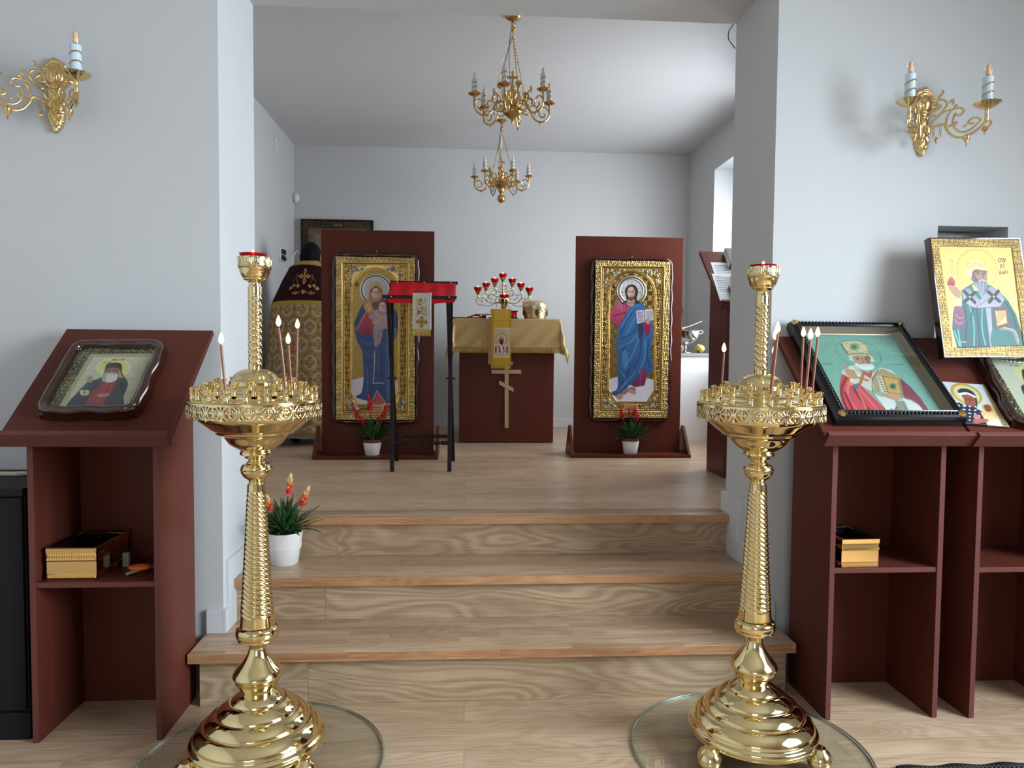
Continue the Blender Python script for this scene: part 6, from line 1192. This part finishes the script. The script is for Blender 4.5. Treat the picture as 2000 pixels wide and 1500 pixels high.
        ab.lathe([(0, -.016), (.003, -.012), (.007, -.006), (.003, 0), (0, .004)], (.17, 0, Z(2.627)), 10); am = build('arm', ab, 'brass_antique', t)
        mb = MB(RM); mb.lathe([(.004, -.014), (.008, -.01), (.006, -.006), (.02, -.003), (.034, .006), (.036, .008), (.02, .002), (0, .001)], (.225, 0, Z(2.735)), 40, fn=lambda b, z, r: r*(1+.06*math.cos(b*10)) if r > .019 else r); build('drip_pan', mb, 'brass_antique', am)
        electric_candle(am, RM @ Vector((.225, 0, Z(2.737))), .088, .0152, 'sleeve_gray', .062)
        a2 = a+PI/6; RM = Matrix.Rotation(a2, 4, 'Z'); mb = MB(RM); mb.tube([Vector(v) for v in spline([(.03, 0, Z(2.69)), (.06, 0, Z(2.70)), (.085, 0, Z(2.73)), (.09, 0, Z(2.77)), (.102, 0, Z(2.785))], 6)], .0035, 7)
        mb2 = MB(RM @ Matrix.Translation((.108, 0, Z(2.788))) @ Matrix.Rotation(PI/2, 4, 'Y')); rs = build('rosette_arm', mb, 'brass_antique', t)
        mb2.lathe([(0, .006), (.006, .006), (.008, .002), (.016, .004), (.019, .001), (.0195, -.003), (0, -.004)], n=24); build('rosette', mb2, 'brass_antique', rs)
    return t
p = at(1002, 34, Z=3.2); a1 = math.atan2(-1, 0)
chandelier((p.x, 4.16, 3.2), 3.2, -PI/2-math.radians(15), 'brass six-candle chandelier nearest, hung just behind the arch')
p = at(980, 237, Z=3.2)
chandelier((p.x, 6.0, 3.2), 3.2, -PI/2-math.radians(39), 'brass six-candle chandelier further back, over the altar', True)
SW = 2.654
def sconce(X, label, mirror=1):
    zc = 2.19; t = thing('wall_sconce', (X, YW, zc), label, 'wall light', group='brass wall sconces')
    # cast backplate
    w, h = .128, .268; nx, ny = 72, 150; out = [(-.0, 1), (-.28, .96), (-.55, .86), (-.72, .74), (-.95, .62), (-1, .50), (-.9, .36), (-.62, .27), (-.42, .2), (-.5, .1), (-.42, -.02), (-.52, -.14), (-.62, -.22), (-.46, -.34), (-.52, -.52), (-.46, -.7), (-.3, -.86), (-.1, -1)]
    zmid = .5*(2.357+2.09)-zc; outl = spline(out, 4); 
    def half(zf):
        best = 0
        for i in range(len(outl)-1):
            a, b = outl[i], outl[i+1]
            if (a[1]-zf)*(b[1]-zf) <= 0 and a[1] != b[1]: best = max(best, abs(a[0]+(b[0]-a[0])*(zf-a[1])/(b[1]-a[1])))
        return best
    rows = []
    for j in range(ny+1):
        zf = 1-2*j/ny; hw = max(half(zf), .02)*(1+.05*math.sin(j*.95)); row = []
        for i in range(nx+1):
            u = -1+2*i/nx; x = u*hw; e = max(0, 1-u**6)*.010
            # central boss, its rim, flutes
            q = math.hypot(x/.42, (zf-.52)/.24); d = .013*max(0, 1-q*q)**.5 if q < 1 else 0; rim = .006*math.exp(-((q-1.16)/.07)**2)+.004*math.exp(-((q-1.62)/.08)**2)
            fl = .0022*math.cos(math.atan2(zf-.52, x/.7)*18)*(1 if q > 1.75 and zf > .2 else 0)*.7+.0013*math.cos(x*16)*math.cos(zf*22)*(1 if zf < .2 else 0)
            dome = .008*max(0, 1-(abs(u))**2)
            row.append((x*w/2, -(e+d+rim+fl+dome)-.001, zmid+zf*h/2))
        rows.append(row)
    mb = MB(); mb.grid(rows); b0 = [(x, 0, z) for x, y, z in [r[0] for r in rows]+[r[-1] for r in rows][::-1]]; build('backplate', mb, 'brass_sconce', t, ang=180)
    mb = MB(); mb.lathe([(.0, -.014), (.02, -.014), (.021, 0), (.02, .014), (0, .014)], (0, -.024, 2.186-zc), 24); build('socket_block', mb, 'brass_sconce', t)
    kx, kz = .205/660, 2.86e-4
    for sg, az in ((1, math.radians(48)), (-1, math.radians(48))):
        dx, dy = sg*math.sin(az), -math.cos(az); F = lambda L: [Vector((dx*(.0+(x-800)*kx), -.02+dy*(x-800)*kx, 2.186-zc-(z-925)*kz)) for x, z in L]
        nn = Vector((dy, -dx, 0)); mb = MB()
        for L, r in (([(800, 925), (880, 905), (1000, 880), (1040, 960), (1100, 1050), (1180, 1095), (1270, 1080), (1370, 1020), (1440, 950), (1452, 900)], 11), ([(850, 900), (900, 800), (1000, 720), (1100, 700), (1180, 700), (1215, 740), (1190, 790), (1140, 790), (1130, 755)], 9), ([(900, 800), (1000, 690), (1035, 610), (1000, 555), (940, 545), (880, 590), (880, 650), (930, 670), (970, 630), (940, 600)], 9), ([(945, 540), (955, 490), (985, 460), (985, 420)], 10),
                     ([(1100, 700), (1045, 780), (1030, 870), (1040, 960)], 9), ([(1120, 770), (1105, 860), (1130, 960), (1200, 1025), (1290, 1010), (1380, 930), (1390, 890), (1330, 860), (1275, 890), (1290, 930), (1330, 930)], 9), ([(1275, 900), (1240, 950), (1210, 955)], 8), ([(1440, 930), (1490, 930), (1505, 970), (1480, 1010), (1440, 1020)], 9), ([(860, 760), (900, 745), (930, 770)], 8), ([(1060, 610), (1095, 570), (1105, 610), (1090, 640)], 9), ([(1110, 690), (1130, 650), (1150, 670)], 8), ([(1060, 930), (1100, 900), (1150, 880), (1120, 930)], 9)):
            mb.tube(spline([tuple(v) for v in F(L)], 6), r*kx*1.55, 7, flat=.6, nrm=nn)
        am = build('arm', mb, 'brass_sconce', t)
        mb = MB()
        for L in ([(888, 905), (888, 1030), (932, 1080), (980, 1030), (985, 895)], [(905, 905), (905, 1015), (932, 1050), (962, 1015), (965, 900)]): mb.tube(F(L), 5*kx, 5)
        for (x, z, L_) in ((932, 1080, 60), (1255, 1095, 140), (1440, 1020, 90)):
            c = F([(x, z)])[0]; mb = mb if x == 932 else MB(); mb.lathe([(0, -L_*kz), (.003, -L_*kz*.6), (.0125 if L_ > 80 else .007, -L_*kz*.25), (.014 if L_ > 100 else .007, 0), (.006, .004), (0, .012)], c, 12); build('pendant_ornament', mb, 'brass_sconce', am, ang=50)
        c = F([(1460, 740)])[0]; mb = MB(); mb.lathe([(.006, -.055), (.0085, -.05), (.0065, -.03), (.008, -.012), (.012, -.008), (.03, -.002), (.044, .010), (.0475, .013), (.030, .005), (.01, .001), (0, .001)], c, 60, fn=lambda b, z, r: r*(1+.05*math.cos(b*12)) if r > .029 else r); build('drip_pan', mb, 'brass_sconce', am, ang=50)
        electric_candle(am, c, .108, .0185, 'candle_sleeve', .085)
    return t
sconce(1.805, 'two-armed brass wall sconce with candle bulbs above the bishop icon on the right wall')
sconce(-1.513, 'two-armed brass wall sconce cut by the left picture edge, above the elder icon')
# ------------------------------------------------------------------ potted plants
def blade(mb, base, az, L, w, droop, lift, rnd, twist=0):
    n = 9; pts = []; d = Vector((math.cos(az), math.sin(az), 0)); sd = Vector((-math.sin(az), math.cos(az), 0)); vs = []
    for k in range(n+1):
        q = k/n; out = L*(math.cos(lift)*q+.12*q*q); up_ = L*(math.sin(lift)*q)-droop*L*q*q; p = Vector(base)+d*out+Vector((0, 0, up_)); ww = w*(math.sin(PI*min(1, .12+.88*q))**.6 if q < 1 else 0)+.0004
        c = p-Vector((0, 0, ww*.35)); vs += [p-sd*ww, c, p+sd*ww]
    mb.add(vs, [(3*k+a, 3*k+a+1, 3*k+a+4, 3*k+a+3) for k in range(n) for a in (0, 1)])
def spike(t, base, d, L, r, mats, name='flower'):
    mb = MB(); d = Vector(d).normalized(); u = d.cross(Vector((0, 1, 0))).normalized(); v = d.cross(u); n = 13; mb.tube([Vector(base), Vector(base)+d*L*.55], .0022, 6)
    for k in range(n):
        q = .22+.78*k/n; a = k*2.4; c = Vector(base)+d*L*q*.86; o = (u*math.cos(a)+v*math.sin(a)); l_ = L*.26*(1.05-q*.5); w = r*(1.15-q*.75); e = c+d*l_+o*r*(1.5-q); sd = o.cross(d)*w
        mb.cur = min(len(mats)-1, int(q*len(mats))); mb.add([c-sd*.5, c+o*w*.6+d*l_*.35-sd, c+o*w*.9+d*l_*.4, c+o*w*.6+d*l_*.35+sd, c+sd*.5, e, c+d*l_*.3-o*w*.1], [(0, 1, 6), (1, 5, 6), (1, 2, 5), (2, 3, 5), (3, 6, 5), (3, 4, 6), (0, 6, 4)])
    mb.cur = len(mats)-1; mb.lathe([(r*.5, 0), (r*.35, L*.1), (0, L*.2)], n=6); k_ = len(mb.v)-18
    R = Vector((0, 0, 1)).rotation_difference(d).to_matrix()
    for i in range(k_, len(mb.v)): mb.v[i] = Vector(base)+d*L*.82+R @ mb.v[i]
    build(name, mb, mats, t, smooth=False, solid=.0006)
def plant(loc, label, pr, ph, pb_, nleaf, Ls, flowers, seed, inner=False, lw=.006, group=None):
    t = thing('potted_plant', loc, label, 'potted plant', group=group); rnd = random.Random(seed); tp = ph
    mb = MB(); mb.lathe([(0, 0), (pb_*.93, 0), (pb_, .005), (pb_+(pr-pb_)*.45, ph*.5), (pr, ph-.003), (pr-.001, ph), (pr-.004, ph), (pr-.006, ph*.5), (0, ph*.45)], n=56); build('pot', mb, 'white_pot', t)
    if inner:
        mb = MB(); mb.lathe([(0, ph*.5), (pr-.012, ph*.5), (pr-.007, ph+.010), (pr-.003, ph+.011), (pr-.003, ph+.02), (pr-.007, ph+.021), (pr-.010, ph+.012), (0, ph+.01)], n=40); build('inner_pot', mb, 'terracotta', t); tp = ph+.018
    mb = MB(); mb.lathe([(0, tp-.006), (pr-.012, tp-.008), (pr-.012, tp-.02), (0, tp-.02)], n=24); build('soil', mb, 'soil', t)
    mb = MB()
    for k in range(nleaf):
        a = rnd.random()*2*PI; q = rnd.random(); b = Vector((math.cos(a)*pr*.45*rnd.random(), math.sin(a)*pr*.45*rnd.random(), tp-.008)); lift = math.radians(88-58*q); L = Ls*(.62+.5*rnd.random()); blade(mb, b, a+rnd.uniform(-.3, .3), L, lw*(.8+.5*rnd.random()), .10+.5*q*rnd.random(), lift, rnd)
    build('foliage', mb, 'leaf', t, ang=180, solid=.0006)
    for (px, py, bx, L, r, mt) in flowers:
        base = Vector((bx, -.0, tp)); tip = at(px, py, Y=loc[1])-Vector(loc); d = tip-base; L2 = d.length; l0 = L2-L; b2 = base+d.normalized()*l0; mb = MB(); mb.tube([base, b2], .0024, 6); build('flower_stem', mb, 'leaf', t); spike(t, b2, d, L, r, mt)
    return t
kp = lambda y: y/1400
p = at(558, 1108, Z=Z2); Yp = p.y+.06
plant((at(556, 1080, Y=Yp).x, Yp, Z2), 'potted bromeliad with orange and yellow flowers in a white pot on the middle step', 34.5*kp(Yp), 63*kp(Yp), 26*kp(Yp), 130, .165, [(568, 923, .01, .125, .017, ['pink_petal', 'orange_petal', 'cream_petal']), (604, 948, .03, .125, .017, ['pink_petal', 'orange_petal', 'cream_petal']), (520, 965, -.03, .10, .015, ['pink_petal', 'orange_petal', 'cream_petal'])], 3, lw=.0055)
p = at(727, 890, Z=Z3+.02); Yp = 4.90
plant((at(727, 880, Y=Yp).x, Yp, Z3+.02), 'red bromeliad in a small white pot on the plinth of the left board', 17.5*kp(Yp), 24.5*kp(Yp), 13.5*kp(Yp), 110, .175, [(720, 770, 0, .15, .016, ['red_petal']), (687, 790, -.02, .14, .015, ['red_petal']), (757, 788, .02, .14, .016, ['red_petal']), (704, 812, -.01, .08, .008, ['red_petal']), (740, 812, .01, .08, .008, ['red_petal'])], 5, True, lw=.0055, group='red bromeliads in white pots')
Yp = 4.965
plant((at(1231, 878, Y=Yp).x, Yp, Z3+.02), 'red bromeliad in a small white pot on the plinth of the right board', 17*kp(Yp), 25*kp(Yp), 13.5*kp(Yp), 110, .165, [(1242, 788, .01, .12, .017, ['red_petal', 'red_petal', 'orange_petal']), (1212, 795, -.02, .11, .016, ['red_petal']), (1228, 795, 0, .07, .009, ['red_petal']), (1247, 808, .02, .06, .009, ['red_petal'])], 8, True, lw=.0055, group='red bromeliads in white pots')
# ------------------------------------------------------------------ small things
# black cabinet at the far left with an ivory-handled object on it
t = thing('cabinet', (-1.90, 2.415, 0), 'black wood cabinet at the left picture edge beside the lectern', 'cabinet')
boxo('body', 'black_oak', t, -.46, .46, .012, .36, .0, .815); boxo('top', 'black_oak', t, -.47, .465, -.012, .365, .815, .84); boxo('plinth', 'black_oak', t, -.465, .468, 0, .36, 0, .09); boxo('door', 'black_oak', t, -.455, -.003, -.0, .012, .1, .808); boxo('door', 'black_oak', t, .003, .455, 0, .012, .1, .808)
q = at(10, 912, Z=.87); t = thing('letter_knife', (q.x, q.y, .84), 'flat ivory-coloured carved piece lying on the black cabinet', 'ornament'); mb = MB(); mb.prism([(-.16, -.012), (.03, -.016), (.05, -.022), (.065, -.014), (.085, -.004), (.092, 0), (.085, .006), (.065, .012), (.05, .02), (.03, .012), (-.16, .01)], .001, .012, 'XY'); build('body', mb, 'ivory', t, bev=.002)
def brass_box(loc, w, d, h, label, rz=0):
    t = thing('brass_box', loc, label, 'box', rz, 'embossed brass candle boxes'); mb = MB(); th = .002
    mb.box(-w/2, w/2, 0, d, 0, .003)
    def wall(pa, pb2, n):
        rows = []; N = 40
        for j, (z, o) in enumerate(((0, .001), (.06*h, .003), (.16*h, .003), (.18*h, 0), (.56*h, 0), (.6*h, .004), (.7*h, .004), (.72*h, .001), (.8*h, .001), (.82*h, .004), (.97*h, .005), (h, .001), (h, -th), (.1*h, -th))):
            row = []
            for i in range(N+1):
                q = Vector(pa).lerp(Vector(pb2), i/N); rip = .0011*math.sin(i*PI) if 0 else (.0012*(1 if i % 2 else -1) if j in (1, 2, 6, 7) and 0 < i < N else 0); row.append((q.x+n[0]*(o+rip), q.y+n[1]*(o+rip), z))
            rows.append(row)
        mb.grid(rows)
    wall((-w/2, 0, 0), (w/2, 0, 0), (0, -1)); wall((w/2, 0, 0), (w/2, d, 0), (1, 0)); wall((w/2, d, 0), (-w/2, d, 0), (0, 1)); wall((-w/2, d, 0), (-w/2, 0, 0), (-1, 0)); build('tray_body', mb, 'brass_box', t, smooth=False)
    mb = MB(); a, b, i_ = w/2-.0035, .0035, h*.93
    for q in ((-a, -a+.0015, b, d-b), (a-.0015, a, b, d-b), (-a, a, b, b+.0015), (-a, a, d-b-.0015, d-b)): mb.box(*q, .004, i_)
    mb.box(-a, a, b, d-b, .003, .006); build('lining', mb, 'black_gloss', t, smooth=False)
    for f_ in (.3, .62): mb = MB(); mb.box(-a+.002, a-.002, d*f_, d*f_+.003, .006, h*.9); build('glass_divider', mb, 'clear_glass', t, smooth=False)
    mb = MB(); mb.box(-.0015, .0015, b+.002, d-b-.002, .006, h*.9); build('glass_divider', mb, 'clear_glass', t, smooth=False)
    return t
c0 = at(89, 1134, Z=.534); c1 = at(186, 1134, Z=.534)
bx = brass_box((at(138, 1134, Y=2.42).x+.004, 2.42, .534), .158, .22, .108, 'embossed brass box on the shelf of the left lectern', 0)
bx2 = brass_box((at(1679, 1112, Y=2.42).x, 2.42, .547), .138, .19, .104, 'embossed brass box on the shelf under the bishop icon', .04)
t = thing('brush', (at(238, 1128, Z=.54).x, 2.45, .535), 'small brush with pale wooden handle beside the left brass box', 'brush', rz=1.05); mb = MB(); mb.tube([(0, 0, .006), (.03, 0, .007), (.06, 0, .006), (.09, 0, .007)], [.004, .007, .0045, .006], 10); build('handle', mb, 'pale_wood', t); boxo('bristles', 'bristle', t, .088, .12, -.012, .012, .001, .012); 
t = thing('scissors', (at(292, 1100, Z=.54).x, 2.50, .534), 'orange plastic scissor handle at the right end of the left shelf', 'scissors'); mb = MB(); mb.tube([(.022*math.cos(a), .014*math.sin(a), .012) for a in np.linspace(0, 2*PI, 18, endpoint=False)], .0065, 8, closed=True); mb.v = [Vector((v.x*1.3, v.y, v.z*1.2)) for v in mb.v]; build('handle', mb, 'orange_plastic', t); mb = MB(); mb.box(-.0, .006, .01, .07, .008, .014); build('blade', mb, 'steel', t, smooth=False)
t = thing('matchbox', (at(297, 1062, Z=.56).x, 2.56, .534), 'small grey box standing behind the orange scissor handle', 'box'); boxo('body', 'gray_laminate', t, -.012, .01, -.008, .008, 0, .05)
# fittings of the chancel's left wall
q = at(538, 284, X=XL); t = thing('thermostat', (XL, q.y, q.z), 'square white wall thermostat with a round dial, high on the left chancel wall', 'thermostat'); boxo('plate', 'white_plastic', t, .0005, .010, -.045, .045, -.05, .05, bev=.003); mb = MB(Matrix.Translation((.010, 0, 0)) @ Matrix.Rotation(PI/2, 4, 'Y')); mb.lathe([(0, 0), (.026, 0), (.028, .006), (.024, .012), (0, .013)], n=30); build('dial', mb, 'skirting_paint', t)
q = at(549, 498, X=XL); t = thing('power_outlet', (XL, q.y, q.z), 'double wall outlet with dark sockets on the left chancel wall', 'outlet'); boxo('plate', 'white_plastic', t, .0005, .014, -.09, .09, -.055, .055, bev=.003)
for dz in (-.026, .026): boxo('socket', 'black_plastic', t, .014, .030, -.05, .06, dz-.02, dz+.02)
q1 = at(556, 499, X=XL+.03); t = thing('cable', (XL+.03, q1.y, q1.z), 'thin white cable running from the wall outlet behind the head', 'cable'); e = at(590, 494, Y=YB-.03)-Vector((XL+.03, q1.y, q1.z)); mb = MB(); mb.tube(spline([(0, 0, 0), (e.x*.3, e.y*.35, -.02), (e.x*.7, e.y*.7, e.z+.0), tuple(e), (e.x+.3, e.y, e.z+.05)], 8), .004, 7); build('cord', mb, 'cable', t)
q = at(578, 386, Y=YB-.05); t = thing('motion_sensor', (q.x, YB-.04, q.z), 'small rounded white motion sensor in the left rear corner', 'sensor'); mb = MB(); mb.ball((0, 0, 0), .03, 14, 1.55); mb.box(-.012, .012, .01, .04, -.03, .03); build('housing', mb, 'white_plastic', t)
# black cord hanging at the arch's right corner
q = at(1431.5, 47, Y=3.42); t = thing('cable', (q.x, 3.42, q.z), 'short black cord hanging from the ceiling behind the right corner of the arch', 'cable'); L_ = [at(x, y, Y=3.42)-q for x, y in ((1431.5, 20), (1431.5, 47), (1424, 60), (1423, 76), (1432.5, 90), (1436, 95))]; mb = MB(); mb.tube(spline([tuple(v) for v in L_], 8), .0022, 7); build('cord', mb, 'black_plastic', t)
up_ = ZC-q.z; mb = MB(); mb.tube([Vector(L_[0]), Vector((0, .0, up_))], .0022, 7); build('cord', mb, 'black_plastic', t)
# doormat at the bottom right
q = at(1750, 1497, Z=.008); t = thing('rug', (q.x, q.y, 0), 'dark navy patterned rug with a wavy edge at the bottom right corner', 'rug')
mb = MB(); N = 40; top_ = [(.9*i/N, .006*math.sin(i*.9), 0) for i in range(N+1)]; mb.grid([[(x, y+dy, z) for x, y, _ in top_] for dy, z in ((0, .001), (.002, .009), (-.9, .009), (-.9, .001))]); build('pile', mb, 'mat_pile', t, ang=180); mb = MB()
for i in range(60): x = .02+i*.0145; mb.tube([(x, -.012, .010), (x+.004, -.02, .010), (x-.002, -.03, .010)], .0012, 4)
build('edge_pattern', mb, 'mat_line', t)
